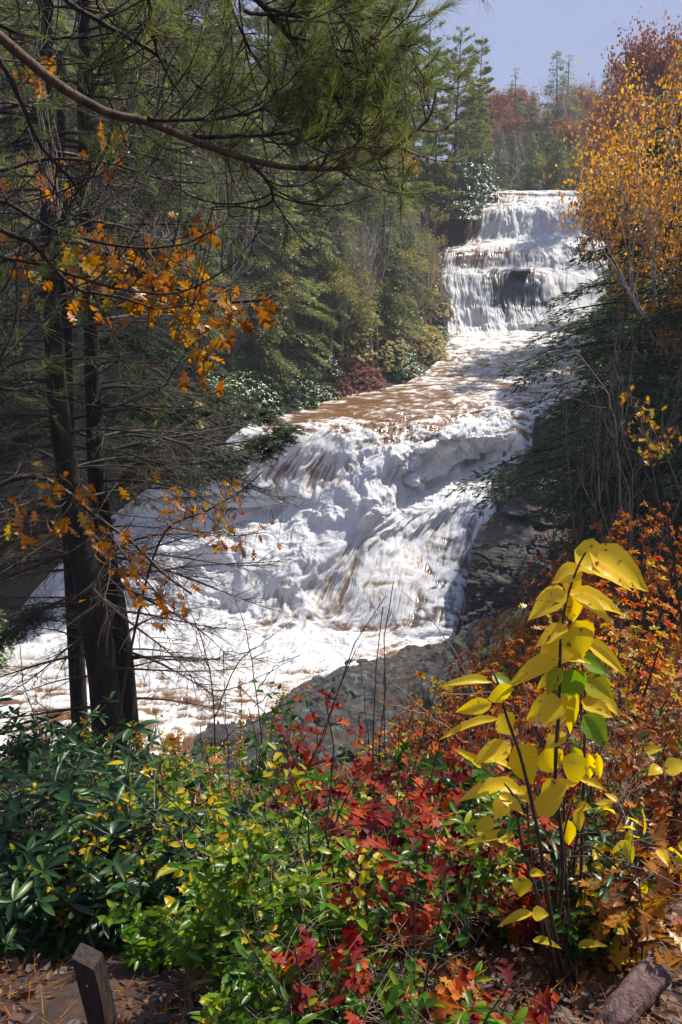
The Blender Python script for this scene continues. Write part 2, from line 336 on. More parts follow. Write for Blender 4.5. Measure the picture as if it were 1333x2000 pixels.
w2 = (fbm(X*.25, Y*.25, Z*.25, 8, 3) - .5)
st1 = fbm(ucoord*1.7 + warp*1.6, arc*.20 + w2*2, None, 21, 5, .62)      # broad streaks
st2 = fbm(ucoord*8.0 + warp*4, arc*.45, None, 31, 4, .65)             # fine streaks
bil = fbm(ucoord*.95 + warp*1.5, arc*.42 + w2*3, None, 41, 4, .45)      # billows drawn out along the flow
bl2 = np.abs(fbm(X*.38, Y*.38, Z*.5, 51, 3, .5) - .5) * 2
rip = fbm(X*.9 + warp*2, Y*2.0, Z*.5, 61, 5, .6)                      # ripples on flats
rr2 = 1 - np.abs(fbm(X*.7 + warp, Y*1.5, Z*0, 71, 4, .55) - .5) * 2
flat = smooth(.35, .05, steep)
disp = turb * ((bil - .5) * 1.5 + (bl2 - .35) * .55) * (1 - .45 * flat) + turb * flat * (rr2 - .8) * .45 + (st1 - .5) * .30 * (1 - flat) + (st2 - .5) * .05 * (1 - flat) + (rip - .5) * .16 * flat * (.4 + turb)
nf = fbm(X*3.1 + warp*2, Y*2.2, Z*1.6, 81, 5, .65) - .5
nf2 = fbm(ucoord*4 + warp*2.5, arc*.7, None, 151, 5, .6) - .5
disp = disp + np.clip(turb, 0, 1) * (nf * .10 + nf2 * .26)
edge = smooth(0, .25, tu)[None] * smooth(6, 5.8, tu)[None]
XYZ = XYZ + Nn * ((disp + smooth(98, 101, Y) * (fbm(X*.5, Y*.5, Z*.9, 172, 3) - .5) * .4) * (.25 + .75 * edge))[..., None]
# the margins run down under the rock and shore in an uneven line
sink = smooth(5.55, 6.0, tu)[None] * (.35 + 1.6 * (fbm(X*.8, Y*.8, Z*.8, 141, 4) - .35)) * 1.1 + smooth(.35, 0, tu)[None] * .5
XYZ[..., 2] -= np.clip(sink, 0, 2)
# foam cover
streak = (st1 - .5) * 1.15 + (st2 - .5) * .95 + (fbm(ucoord*20 + warp*9, arc*.9, None, 131, 3, .6) - .5) * .5
chop = (rip - .5) * 2.6 + (rr2 - .82) * 2.2
upz = smooth(98, 101, Y)
foam = np.clip(foam + upz * .10, 0, 1); var = streak * (1 - flat) * (1 - .30 * upz) + (fbm(X*.9, Y*.9, Z*1.3, 171, 5, .6) - .5) * upz * .9 + chop * flat + (bil - .5) * .9 * np.clip(turb, 0, 1) + nf * .55 + nf2 * .7
F = foam + var * (1.05 - .55 * np.abs(foam * 2 - 1) ** 1.0) * np.where(foam > .92, .45, 1)
F = np.clip(F, 0, 1)
nr, nc = F.shape
idx = np.arange(nr * nc).reshape(nr, nc)
Q = np.stack([idx[:-1, :-1], idx[:-1, 1:], idx[1:, 1:], idx[1:, :-1]], -1).reshape(-1, 4)
m, nt, n, l, b = new_mat('white_water')
a = n.new("ShaderNodeAttribute"); a.attribute_name = 'foam'; ar = n.new("ShaderNodeAttribute"); ar.attribute_name = 'rocky'
r1 = ramp(n, [(0.0, (.15, .075, .035)), (.22, (.21, .125, .07)), (.42, (.36, .31, .26)), (.60, (.62, .59, .56)), (.72, (.76, .75, .74)), (.85, (.76, .77, .79)), (1.0, (.82, .83, .85))])
r2 = ramp(n, [(0.0, (.03, .034, .045)), (.3, (.07, .085, .11)), (.5, (.30, .34, .41)), (.7, (.66, .69, .75)), (1.0, (.88, .89, .92))])
l.new(a.outputs['Fac'], r1.inputs['Fac']); l.new(a.outputs['Fac'], r2.inputs['Fac'])
mx = n.new("ShaderNodeMix"); mx.data_type = 'RGBA'; l.new(ar.outputs['Fac'], mx.inputs['Factor']); l.new(r1.outputs['Color'], mx.inputs['A']); l.new(r2.outputs['Color'], mx.inputs['B'])
l.new(mx.outputs['Result'], b.inputs['Base Color'])
mr = n.new("ShaderNodeMapRange"); mr.inputs['From Max'].default_value = .8; mr.inputs['To Min'].default_value = .22; mr.inputs['To Max'].default_value = .75
l.new(a.outputs['Fac'], mr.inputs['Value']); l.new(mr.outputs['Result'], b.inputs['Roughness'])
tc = n.new("ShaderNodeTexCoord"); nz = n.new("ShaderNodeTexNoise"); nz.inputs['Scale'].default_value = 5; nz.inputs['Detail'].default_value = 4
l.new(tc.outputs['Object'], nz.inputs['Vector']); bp = n.new("ShaderNodeBump"); bp.inputs['Strength'].default_value = .10; bp.inputs['Distance'].default_value = .05
l.new(nz.outputs['Fac'], bp.inputs['Height']); l.new(bp.outputs[0], b.inputs['Normal'])
tr = n.new("ShaderNodeBsdfTranslucent"); l.new(mx.outputs['Result'], tr.inputs['Color'])
mm = n.new("ShaderNodeMath"); mm.operation = 'MULTIPLY'; mm.inputs[1].default_value = .30; l.new(a.outputs['Fac'], mm.inputs[0])
ms = n.new("ShaderNodeMixShader"); l.new(mm.outputs[0], ms.inputs[0]); l.new(b.outputs[0], ms.inputs[1]); l.new(tr.outputs[0], ms.inputs[2])
l.new(ms.outputs[0], n["Material Output"].inputs['Surface'])
river = mesh_obj('river_water', XYZ.reshape(-1, 3), [Q], m, None, {'foam': F.ravel(), 'rocky': rockm.ravel()})
tag(river, 'white brown flood water pouring down two stepped waterfalls into the pool', None, None, 'structure')

# ================================================================ terrain
TPT = []
def tp(x, y, z): TPT.append((x, y, z))
for i in range(R_):
    for j in (0, 1, 3, 5, 6):
        if i >= R_ - 3 and j >= 5: continue
        x, y, z = CP[i, j, :3]; tp(x, y, z - (.9 if j in (0, 6) else 1.4))
for i in range(0, R_):
    x, y, z = CP[i, 0, :3]
    if y > 30:
        tp(x - 1.6, y + .4, z + .5); tp(x - 7, y + 2, z + 3.0); tp(x - 18, y + 4, z + 8); tp(x - 45, y + 4, z + 21); tp(x - 90, y, z + 38)
    x, y, z = CP[i, 6, :3]
    if i < R_ - 4:
        tp(x + 1.5, y, z + (.6 if z > -12.6 else -.3)); tp(x + 5, y, z + (2.6 if z > -12.6 else .8))
        tp(x + 14, y, max(z + 6, -11)); tp(x + 40, y, z * .5 + 12); tp(x + 90, y, 28)
# pool shore and foreground slab
for px, py in [(905,1262),(860,1275),(760,1302),(690,1322),(610,1352),(550,1385),(440,1430),(380,1475),(250,1520)]:
    x, y, z = at_z(px, py, -22.0); tp(x, y, -22.0); tp(x - .2, y - 1.4, -21.6)
for p in [(0,0,-1.6),(0,1.5,-1.64),(0,2.5,-2.15),(0,4,-3.25),(0,6,-4.7),(0,9,-6.9),(0,15,-10.8),(0,22,-14.8),(-1,28,-17.6),(0,33,-20.0),(-4,33,-20.4),(3,33,-20),(3,37,-21.2),(5,42,-20.6),(7,46,-20.0),
          (-2.1,9,-5.5),(-5,9,-6.2),(-8,20,-13.5),(-8,30,-20.0),(-20,20,-14),(-20,33,-21.8),(-40,20,-8),(-40,45,-18),(-2.6,3,-2.5),(-5,4,-2.9),(-5,-3,-1.2),(5,-3,-1),(0,-6,-.8),(-12,9,-5),
          (1,2,-1.85),(2.2,4,-2.9),(4,8,-4.6),(2,8,-5.4),(4,15,-8.2),(2,15,-9.6),(6,20,-10),(9,28,-11),(5,28,-14.6),(10,38,-14),(7,38,-17.5),(14,20,-6),(16,28,-7),(20,38,-7),(30,20,4),(30,5,4),(-30,5,2),(10,8,-2.5),
          (0,170,5),(-60,170,20),(60,170,9),(120,120,30),(0,230,6),(60,150,8),(22,170,1.5),(40,160,2),(30,200,2),(100,230,25),(-100,230,30),(40,230,4),(20,300,8),(0,330,10),(140,60,45),(-140,60,50),(140,-20,20),(-140,-20,20),(0,-30,2),
          (150,330,40),(-150,330,40),(16,150,1.0),(10,150,1.5),(30,150,2.5)]: tp(*p)
TPT = np.array(TPT)
_d = TPT[None, :, :2] - TPT[:, None, :2]; A_ = np.sqrt((_d**2).sum(-1) + .8)
n_ = len(TPT); K_ = np.zeros((n_ + 1, n_ + 1)); K_[:n_, :n_] = A_ + np.eye(n_) * -.05; K_[n_, :n_] = 1; K_[:n_, n_] = 1
NTP = n_
TWT = np.linalg.solve(K_, np.concatenate([TPT[:, 2], [0]]))
def H(x, y):
    x = np.atleast_1d(np.asarray(x, float)); y = np.atleast_1d(np.asarray(y, float)); sh = x.shape
    x = x.ravel(); y = y.ravel(); out = np.empty(len(x))
    for s in range(0, len(x), 20000):
        e = s + 20000
        out[s:e] = np.sqrt((x[s:e, None] - TPT[None, :, 0])**2 + (y[s:e, None] - TPT[None, :, 1])**2 + .8) @ TWT[:NTP] + TWT[NTP]
    return out.reshape(sh)
def H1(x, y): return float(H(x, y)[0])
ys = [-30.0]
while ys[-1] < 300: ys.append(ys[-1] + (.12 if -1 < ys[-1] < 9 else .3 if ys[-1] < 30 and ys[-1] >= 9 else .5 if 30 <= ys[-1] < 120 else 3))
xs = [0.0]
while xs[-1] < 190: xs.append(xs[-1] + (.12 if xs[-1] < 4 else .3 if xs[-1] < 12 else .6 if xs[-1] < 40 else 4))
xs = np.array([-v for v in xs[:0:-1]] + xs); ys = np.array(ys)
GX, GY = np.meshgrid(xs, ys); GZ = H(GX, GY)
dist = np.hypot(GX, GY)
amp = np.clip(dist * .03, .05, .8)
GZ = GZ + (fbm(GX*.4, GY*.4, None, 91, 5) - .5) * amp + (fbm(GX*3, GY*3, None, 95, 3) - .5) * .10
# keep the bed below the water
bedmask = (GY > 36) & (GY < 146) & (np.abs(GX) < 45)
ws_ = XYZ[::9, 24:-24:9].reshape(-1, 3)
bi = np.argwhere(bedmask); bx = GX[bedmask]; by = GY[bedmask]; bz = GZ[bedmask]
cell = {}
for k_, (a_, c_) in enumerate(zip(np.floor(ws_[:, 0]).astype(int), np.floor(ws_[:, 1]).astype(int))):
    q_ = cell.get((a_, c_)); cell[(a_, c_)] = ws_[k_, 2] if q_ is None else min(q_, ws_[k_, 2])
for k_ in range(len(bx)):
    i_, j_ = int(math.floor(bx[k_])), int(math.floor(by[k_]))
    v_ = cell.get((i_, j_))
    if v_ is not None: bz[k_] = min(bz[k_], v_ - .9)
GZ[bedmask] = bz
# rock where the ground meets the water
edge_pts = np.concatenate([CP[16:, 6, :2], np.array([at_z(px, py, -22.0)[:2] for px, py in [(905,1262),(860,1275),(760,1302),(690,1322),(610,1352),(550,1385),(440,1430),(380,1475)]])])
seg_a, seg_b = edge_pts[:-1], edge_pts[1:]
rk = np.zeros(GX.shape); msk_ = (GY > 26) & (GY < 70) & (np.abs(GX) < 30)
px_, py_ = GX[msk_], GY[msk_]; dm_ = np.full(len(px_), 99.)
for a_, b_ in zip(seg_a, seg_b):
    ab = b_ - a_; t_ = np.clip(((px_ - a_[0]) * ab[0] + (py_ - a_[1]) * ab[1]) / max((ab**2).sum(), 1e-6), 0, 1)
    dm_ = np.minimum(dm_, np.hypot(px_ - a_[0] - t_ * ab[0], py_ - a_[1] - t_ * ab[1]))
rk[msk_] = smooth(9.5, 6.5, dm_ + (fbm(px_ * .4, py_ * .4, None, 66, 3) - .5) * 5)
GZ += rk * ((np.abs((GZ * .9 + fbm(GX*.3, GY*.3, None, 67, 3) * 3) % 1 - .5) - .25) * .5 + (fbm(GX*1.2, GY*1.2, None, 68, 4) - .5) * .5)
gi = np.arange(GX.size).reshape(GX.shape)
GQ = np.stack([gi[:-1, :-1], gi[:-1, 1:], gi[1:, 1:], gi[1:, :-1]], -1).reshape(-1, 4)

m, nt, n, l, b = new_mat('forest_floor')
tc = n.new("ShaderNodeTexCoord"); nz = n.new("ShaderNodeTexNoise"); nz.inputs['Scale'].default_value = 9; nz.inputs['Detail'].default_value = 8; nz.inputs['Roughness'].default_value = .7
l.new(tc.outputs['Object'], nz.inputs['Vector'])
r1 = ramp(n, [(.3, (.010, .007, .005)), (.5, (.038, .02, .012)), (.62, (.07, .038, .02)), (.75, (.12, .08, .045))]); l.new(nz.outputs['Fac'], r1.inputs['Fac'])
ra = n.new("ShaderNodeAttribute"); ra.attribute_name = 'rocky'; gm = n.new("ShaderNodeMix"); gm.data_type = 'RGBA'
nr_ = n.new("ShaderNodeTexNoise"); nr_.inputs['Scale'].default_value = 1.3; nr_.inputs['Detail'].default_value = 9; nr_.inputs['Roughness'].default_value = .65; l.new(tc.outputs['Object'], nr_.inputs['Vector'])
rc_ = ramp(n, [(.32, (.014, .014, .017)), (.48, (.038, .038, .042)), (.60, (.08, .07, .055)), (.75, (.15, .12, .09))]); l.new(nr_.outputs['Fac'], rc_.inputs['Fac'])
l.new(ra.outputs['Fac'], gm.inputs['Factor']); l.new(r1.outputs['Color'], gm.inputs['A']); l.new(rc_.outputs['Color'], gm.inputs['B']); l.new(gm.outputs['Result'], b.inputs['Base Color']); b.inputs['Roughness'].default_value = .9
bp = n.new("ShaderNodeBump"); bp.inputs['Strength'].default_value = .7; bp.inputs['Distance'].default_value = .03; l.new(nz.outputs['Fac'], bp.inputs['Height']); l.new(bp.outputs[0], b.inputs['Normal'])
ground = mesh_obj('ground', np.stack([GX, GY, GZ], -1).reshape(-1, 3), [GQ], m, None, {'rocky': rk.ravel()})
tag(ground, 'leaf strewn forest floor sloping down to the river', None, None, 'structure')

# ================================================================ rocks
m, nt, n, l, b = new_mat('wet_granite'); M['rock'] = m
tc = n.new("ShaderNodeTexCoord"); nz = n.new("ShaderNodeTexNoise"); nz.inputs['Scale'].default_value = 1.6; nz.inputs['Detail'].default_value = 12; nz.inputs['Roughness'].default_value = .65
mpn = n.new("ShaderNodeMapping"); mpn.inputs['Scale'].default_value = (1, 1, 3.5); mpn.inputs['Rotation'].default_value = (.1, .25, .3)
l.new(tc.outputs['Object'], mpn.inputs['Vector']); l.new(mpn.outputs['Vector'], nz.inputs['Vector'])
r1 = ramp(n, [(.30, (.009, .010, .013)), (.46, (.024, .026, .030)), (.58, (.055, .055, .053)), (.75, (.11, .095, .08))]); l.new(nz.outputs['Fac'], r1.inputs['Fac'])
n2 = n.new("ShaderNodeTexNoise"); n2.inputs['Scale'].default_value = 2.3; n2.inputs['Detail'].default_value = 7; n2.inputs['Roughness'].default_value = .75; l.new(tc.outputs['Object'], n2.inputs['Vector'])
r2 = ramp(n, [(.54, (0, 0, 0)), (.60, (.75, .75, .75))]); l.new(n2.outputs['Fac'], r2.inputs['Fac'])
mx = n.new("ShaderNodeMix"); mx.data_type = 'RGBA'; l.new(r2.outputs['Color'], mx.inputs['Factor']); l.new(r1.outputs['Color'], mx.inputs['A']); mx.inputs['B'].default_value = (.12, .15, .125, 1)
n3 = n.new('ShaderNodeTexNoise'); n3.inputs['Scale'].default_value = .7; n3.inputs['Detail'].default_value = 6; l.new(mpn.outputs['Vector'], n3.inputs['Vector'])
r3 = ramp(n, [(.50, (0, 0, 0)), (.62, (.8, .8, .8))]); l.new(n3.outputs['Fac'], r3.inputs['Fac']); m3 = n.new('ShaderNodeMix'); m3.data_type = 'RGBA'; l.new(r3.outputs['Color'], m3.inputs['Factor']); l.new(mx.outputs['Result'], m3.inputs['A']); m3.inputs['B'].default_value = (.06, .035, .022, 1)
l.new(m3.outputs['Result'], b.inputs['Base Color']); b.inputs['Roughness'].default_value = .6; b.inputs['Specular IOR Level'].default_value = .3
bp = n.new("ShaderNodeBump"); bp.inputs['Strength'].default_value = 1.0; bp.inputs['Distance'].default_value = .25; l.new(nz.outputs['Fac'], bp.inputs['Height']); l.new(bp.outputs[0], b.inputs['Normal'])
def slab(name, rows, label, cat='rock', group=None, bump=.35, thick=1.5, nu=120, nv=120, seed=0, strata=.0, mat=None, conform=0):
    """rows: list of (dist, [(px,py)...]) from back to front; a skirt closes the sides and the underside"""
    nc_ = len(rows[0][1]); cp = np.array([[at_d(px, py, d) if np.ndim(d) == 0 else at_d(px, py, d[j]) for j, (px, py) in enumerate(r)] for d, r in rows])
    g = np.einsum('ai,ijk,bj->abk', cr_mat(len(rows), np.linspace(0, len(rows) - 1, nv)), cp, cr_mat(nc_, np.linspace(0, nc_ - 1, nu)))
    if conform: g[..., 2] = np.maximum(g[..., 2], H(g[..., 0], g[..., 1]) + conform)
    nn = norm(np.cross(np.gradient(g, axis=1), np.gradient(g, axis=0))); nn = np.where((nn * (-g)).sum(-1, keepdims=True) < 0, -nn, nn)
    x, y, z = g[..., 0], g[..., 1], g[..., 2]
    dd = (fbm(x*.5, y*.5, z*.5, seed, 5, .5) - .5) * 2 * bump + (fbm(x*3, y*3, z*3, seed + 9, 4) - .5) * .18 * min(1, bump*3)
    lay = (z * .75 + .22 * x - .1 * y + fbm(x*.35, y*.35, z*.35, seed + 6, 4) * 2.2) % 1.0
    dd = dd + (smooth(0, .82, lay) - smooth(.86, 1.0, lay)) * bump * .75
    cr_ = np.abs(fbm(x*.35 + z*.3, y*.35, z*1.2, seed + 4, 4) - .5); dd = dd - smooth(.012, 0, cr_) * .22
    if strata: dd = dd + (np.abs(((z + .15*x + fbm(x*.4, y*.4, z*.4, seed+5, 3)*1.2) * 1.6) % 1 - .5) - .25) * strata
    g = g + nn * dd[..., None]
    # skirt
    ring = np.concatenate([np.arange(nu), (np.arange(1, nv)) * nu + nu - 1, (nv - 1) * nu + np.arange(nu - 2, -1, -1), np.arange(nv - 2, 0, -1) * nu])
    V = g.reshape(-1, 3); cen = V.mean(0); sk = V[ring]; away = norm(cen) * thick
    sk2 = sk + away * .6 + np.array([0, 0, -thick * .6]); base = len(V)
    kk = np.arange(len(ring)); k2 = (kk + 1) % len(ring)
    ii = np.arange(nu * nv).reshape(nv, nu)
    Fq = np.stack([ii[:-1, :-1], ii[:-1, 1:], ii[1:, 1:], ii[1:, :-1]], -1).reshape(-1, 4)
    Fs = np.stack([ring[kk], ring[k2], base + k2, base + kk], -1)
    Fc = np.stack([base + kk, base + k2, np.full(len(kk), base + len(ring))], -1)
    V = np.concatenate([V, sk2, (sk2.mean(0))[None]])
    o = mesh_obj(name, V, [Fq, Fs, Fc], mat or M['rock'])
    tag(o, label, cat, group); return o
slab('rock_slab', [(47.5, [(660,1312),(740,1296),(820,1268),(900,1250),(960,1250)]), (44.5, [(560,1368),(640,1345),(740,1320),(850,1298),(960,1300)]),
     (41.5, [(470,1412),(580,1398),(700,1375),(820,1350),(950,1350)]), (38.5, [(400,1462),(530,1440),(680,1430),(800,1420),(950,1420)]),
     (35.5, [(340,1540),(500,1520),(650,1500),(800,1500),(950,1500)])], 'broad dark wet rock slab sloping into the pool at the foot of the falls', bump=.34, seed=3, nu=260, nv=200, strata=.30, conform=.22)
slab('rock_dome', [(56.0, [(945,1018),(985,1000),(1060,1000),(1150,1010)]), (53.2, [(925,1060),(985,1050),(1060,1055),(1150,1060)]),
     (51.4, [(915,1120),(970,1115),(1040,1125),(1130,1130)]), (50.3, [(905,1180),(950,1180),(1020,1190),(1110,1200)]), (49.6, [(890,1235),(930,1238),(1000,1250),(1090,1270)])],
     'rounded dark rock with pale lichen where thin water veils its left side', bump=.3, seed=11, strata=.15, nu=160, nv=160, conform=.2)
slab('rock_ledge', [(61, [(985,905),(1060,885),(1180,880)]), (57.5, [(965,945),(1060,925),(1190,925)]), (55.5, [(975,985),(1060,985),(1190,990)]), (54.3, [(990,1012),(1070,1025),(1190,1040)])],
     'grey green slab of layered rock beside the middle of the lower falls', bump=.35, seed=21, strata=.3, nu=160, nv=120, conform=.2)
slab('boulder', [(66, [(1052,816),(1100,800),(1180,790)]), (61.5, [(1046,824),(1110,816),(1190,815)]), (60, [(1040,848),(1110,850),(1190,850)]), (59.2, [(1040,875),(1110,885),(1190,890)])],
     'dark brown undercut boulder at the right end of the lower lip', bump=.3, seed=31, nu=100, nv=80, strata=.2)
slab('rock_shelf', [(50.5, [(915,1205),(990,1200),(1090,1210)]), (49.2, [(900,1235),(980,1235),(1090,1240)]), (48.2, [(890,1262),(970,1272),(1080,1280)]), (46.8, [(865,1290),(960,1310),(1080,1330)])],
     'low dark broken shelf at the right foot of the lower falls', bump=.4, seed=41, nu=120, nv=100, strata=.5, conform=.2)
slab('rock_plate', [(106.2, [(1000,525),(1018,524),(1035,523)]), (103.2, [(999,527),(1018,527),(1036,526.5)]), (102.9, [(1000,531),(1018,531),(1036,530)])], 'thin flat dark rock plate poking out of the upper falls', bump=.06, seed=51, nu=40, nv=30, thick=.3)
slab('bank_rock', [(108, [(845,492),(858,486),(872,482)]), (105.5, [(846,520),(860,515),(870,518)]), (104, [(846,545),(858,548),(866,552)]), (102.5, [(850,580),(860,585),(868,588)])], 'tan wet rock on the bank left of the upper falls', bump=.35, seed=61, nu=60, nv=60, mat=bark_mat('tan_rock', (.10, .06, .04), (.34, .24, .16), 2, .5, .4))

# ================================================================ tree kits (each: an Empty with trunk and crown)
def reg(root, kids): KIDS[root.name] = [k for k in kids if k is not None]; return root
def conifer(name, h, c0, Lmax, nbr, nspr, style, seed, bark='midbark', leaf='hemlock', r0=.22, sl=.34, sw=.10, trunk_gap=0, kind='quad'):
    global rng
    keep = rng; rng = np.random.default_rng(seed)
    root = empty(name); tb = MB(); cb = MB()
    K = 9; tz = np.linspace(0, 1, K); lean = rng.normal(size=2) * .012 * h
    tp_ = np.stack([lean[0] * tz**2 + .05*np.sin(tz*7+seed), lean[1] * tz**2 + .04*np.cos(tz*6), tz * h], 1)
    tubes(tb, tp_, r0 * (1 - tz * .93) + .012 + .12*r0*np.exp(-tz*18), 8)
    zf = np.sort(c0 + (1 - c0) * rng.random(nbr) ** (1.0 if style != 'pine' else .9)) ; zf = np.clip(zf, 0, .995)
    if style == 'pine': zf = np.clip(np.round(zf * 15) / 15 + rng.normal(size=nbr) * .006, c0 * .9, .992)
    az = rng.random(nbr) * 2 * PI
    u = (zf - c0) / (1 - c0)
    if style == 'hemlock': L = Lmax * (np.clip(1 - u, 0, 1) ** .75 * (.55 + .45 * np.minimum(1, u * 5 + .3))) * rng.uniform(.6, 1.12, nbr) + .25; rise, droop = .18, .42
    elif style == 'spire': L = Lmax * np.clip(1 - u, 0, 1) ** .9 * rng.uniform(.7, 1.1, nbr) + .2; rise, droop = .15, .22
    else: L = Lmax * np.clip(1.02 - u, 0, 1) ** .55 * rng.uniform(.45, 1.15, nbr) + .3; rise, droop = .32, .06
    out = np.stack([np.cos(az), np.sin(az), 0*az], 1); side = np.stack([-np.sin(az), np.cos(az), 0*az], 1)
    bx = np.interp(zf, tz, tp_[:, 0]); by = np.interp(zf, tz, tp_[:, 1]); bse = np.stack([bx, by, zf * h], 1)
    upw = np.interp(u, [0, 1], [0, .55 if style == 'pine' else .35])
    def path(t, i):
        return bse[i] + out[i] * (L[i] * t)[:, None] + np.array([0, 0, 1.]) * (L[i] * ((rise + upw[i]) * t - (droop + .1) * t**2))[:, None]
    ii = np.arange(nbr); P = np.stack([path(np.full(nbr, t), ii) for t in (0, .35, .7, 1)], 1)
    R = (.012 + .010 * L)[:, None] * np.array([1, .7, .4, .12])[None]
    tubes(tb, P, R, 3)
    n_ = nspr; i = rng.choice(nbr, n_, p=L**1.5 / (L**1.5).sum()); t = rng.random(n_) ** (.62 if style != 'pine' else .4) * .97 + .05
    if style == 'pine':      # clumped plumes of needles
        cl = 7; m_ = n_ // cl; i = i[:m_]; t = t[:m_]; sg = rng.choice([-1, 1], m_); s = rng.random(m_) * .30 * L[i] * sg * np.clip(1.25 - t, .2, 1)
        c = path(t, i) + side[i] * s[:, None] + rng.normal(size=(m_, 3)) * .06; c[:, 2] += np.abs(s) * .1
        tn = np.repeat(np.clip(.5 + .25 * rng.normal(size=m_), 0, 1), cl)
        c = np.repeat(c, cl, 0); io = np.repeat(i, cl); so_ = np.repeat(sg, cl)
        d = norm(out[io] * .6 + side[io] * (so_ * .4)[:, None] + np.array([0, 0, .35]) + rng.normal(size=(len(c), 3)) * .55)
        leaves(cb, c, d, rdir(len(c)), sl * rng.uniform(.6, 1.2, len(c)), sw * rng.uniform(.6, 1.2, len(c)), kind, np.clip(tn + rng.normal(size=len(c)) * .1, 0, 1))
    else:
        sg = rng.choice([-1, 1], n_); s = rng.random(n_) * .34 * L[i] * sg * np.clip(1.15 - t, .12, 1)
        c = path(t, i) + side[i] * s[:, None]; c[:, 2] -= np.abs(s) * .28 + rng.random(n_) * .10
        c += rng.normal(size=(n_, 3)) * .05
        d = norm(out[i] * .75 + side[i] * (sg * rng.uniform(.3, 1, n_))[:, None] + np.array([0, 0, -.30]) + rng.normal(size=(n_, 3)) * .28)
        nn = norm(np.array([0, 0, 1.]) + rng.normal(size=(n_, 3)) * .35)
        br = np.repeat(rng.normal(size=nbr), 1)[i] * .13
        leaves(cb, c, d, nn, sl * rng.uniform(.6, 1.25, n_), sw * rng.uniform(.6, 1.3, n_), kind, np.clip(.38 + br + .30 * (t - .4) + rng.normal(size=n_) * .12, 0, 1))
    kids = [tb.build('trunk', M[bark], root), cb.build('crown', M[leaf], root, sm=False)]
    rng = keep
    return reg(root, kids)
def grow(base, d0, L0, r0, depth, spread, seed, up=.25, nch=(3, 4), shrink=.68, wob=.18):
    """recursive limbs; returns (paths (n,5,3), radii) and tips [(pos, dir, len)]"""
    rg = np.random.default_rng(seed); segs = []; tips = []
    st = [(np.array(base, float), norm(np.array(d0, float)), L0, r0, depth)]
    while st:
        p, d, L, r, k = st.pop()
        pts_ = [p]; dd = d.copy()
        for q in range(4):
            dd = norm(dd + rg.normal(size=3) * wob + np.array([0, 0, up * .22])); pts_.append(pts_[-1] + dd * L / 4)
        segs.append((pts_, np.linspace(r, r * .62, 5) if k else np.linspace(r, r * .2, 5)))
        if k == 0: tips.append((pts_, L)); continue
        for c in range(rg.integers(nch[0], nch[1] + 1)):
            tt = rg.integers(2, 5); nd = norm(dd + rg.normal(size=3) * spread)
            st.append((pts_[tt], nd, L * shrink * rg.uniform(.7, 1.15), r * .58, k - 1))
    return np.array([s[0] for s in segs]), np.array([s[1] for s in segs]), tips
def leafy(name, h, seed, leaf, bark='barkgrey', depth=4, nl=9, ls=.16, lw=.11, r0=.13, trunk_f=.28, spread=.55, clump=.28, shrink=.70, up=.25, kind='quad', lean=(0, 0), tintm=.5, part='crown'):
    global rng
    keep = rng; rng = np.random.default_rng(seed)
    root = empty(name); tb = MB(); cb = MB()
    P, R, tips = grow((0, 0, 0), (lean[0], lean[1], 1), h * trunk_f, r0, depth, spread, seed, up=up, shrink=shrink)
    zmax = P[..., 2].max(); sc = h / zmax; P = P * sc
    tubes(tb, P, R, 5 if h < 30 else 6)
    kids = [tb.build('trunk', M[bark], root)]
    if nl:
        T = np.array([t[0] for t in tips]) * sc; n_ = len(T)
        idx_ = np.repeat(np.arange(n_), nl); t = rng.random(len(idx_)) * 3.99
        k = t.astype(int); f = (t - k)[:, None]; pos = T[idx_, k] * (1 - f) + T[idx_, k + 1] * f + rng.normal(size=(len(idx_), 3)) * clump
        tn = np.clip(tintm + rng.normal(size=n_)[idx_] * .18 + rng.normal(size=len(idx_)) * .12, 0, 1)
        d = norm(rng.normal(size=(len(idx_), 3)) + np.array([0, 0, -.35])); nn = rdir(len(idx_), .9)
        leaves(cb, pos, d, nn, ls * rng.uniform(.6, 1.25, len(idx_)), lw * rng.uniform(.6, 1.25, len(idx_)), kind, tn)
        kids.append(cb.build(part, M[leaf], root, sm=False))
    rng = keep
    return reg(root, kids)
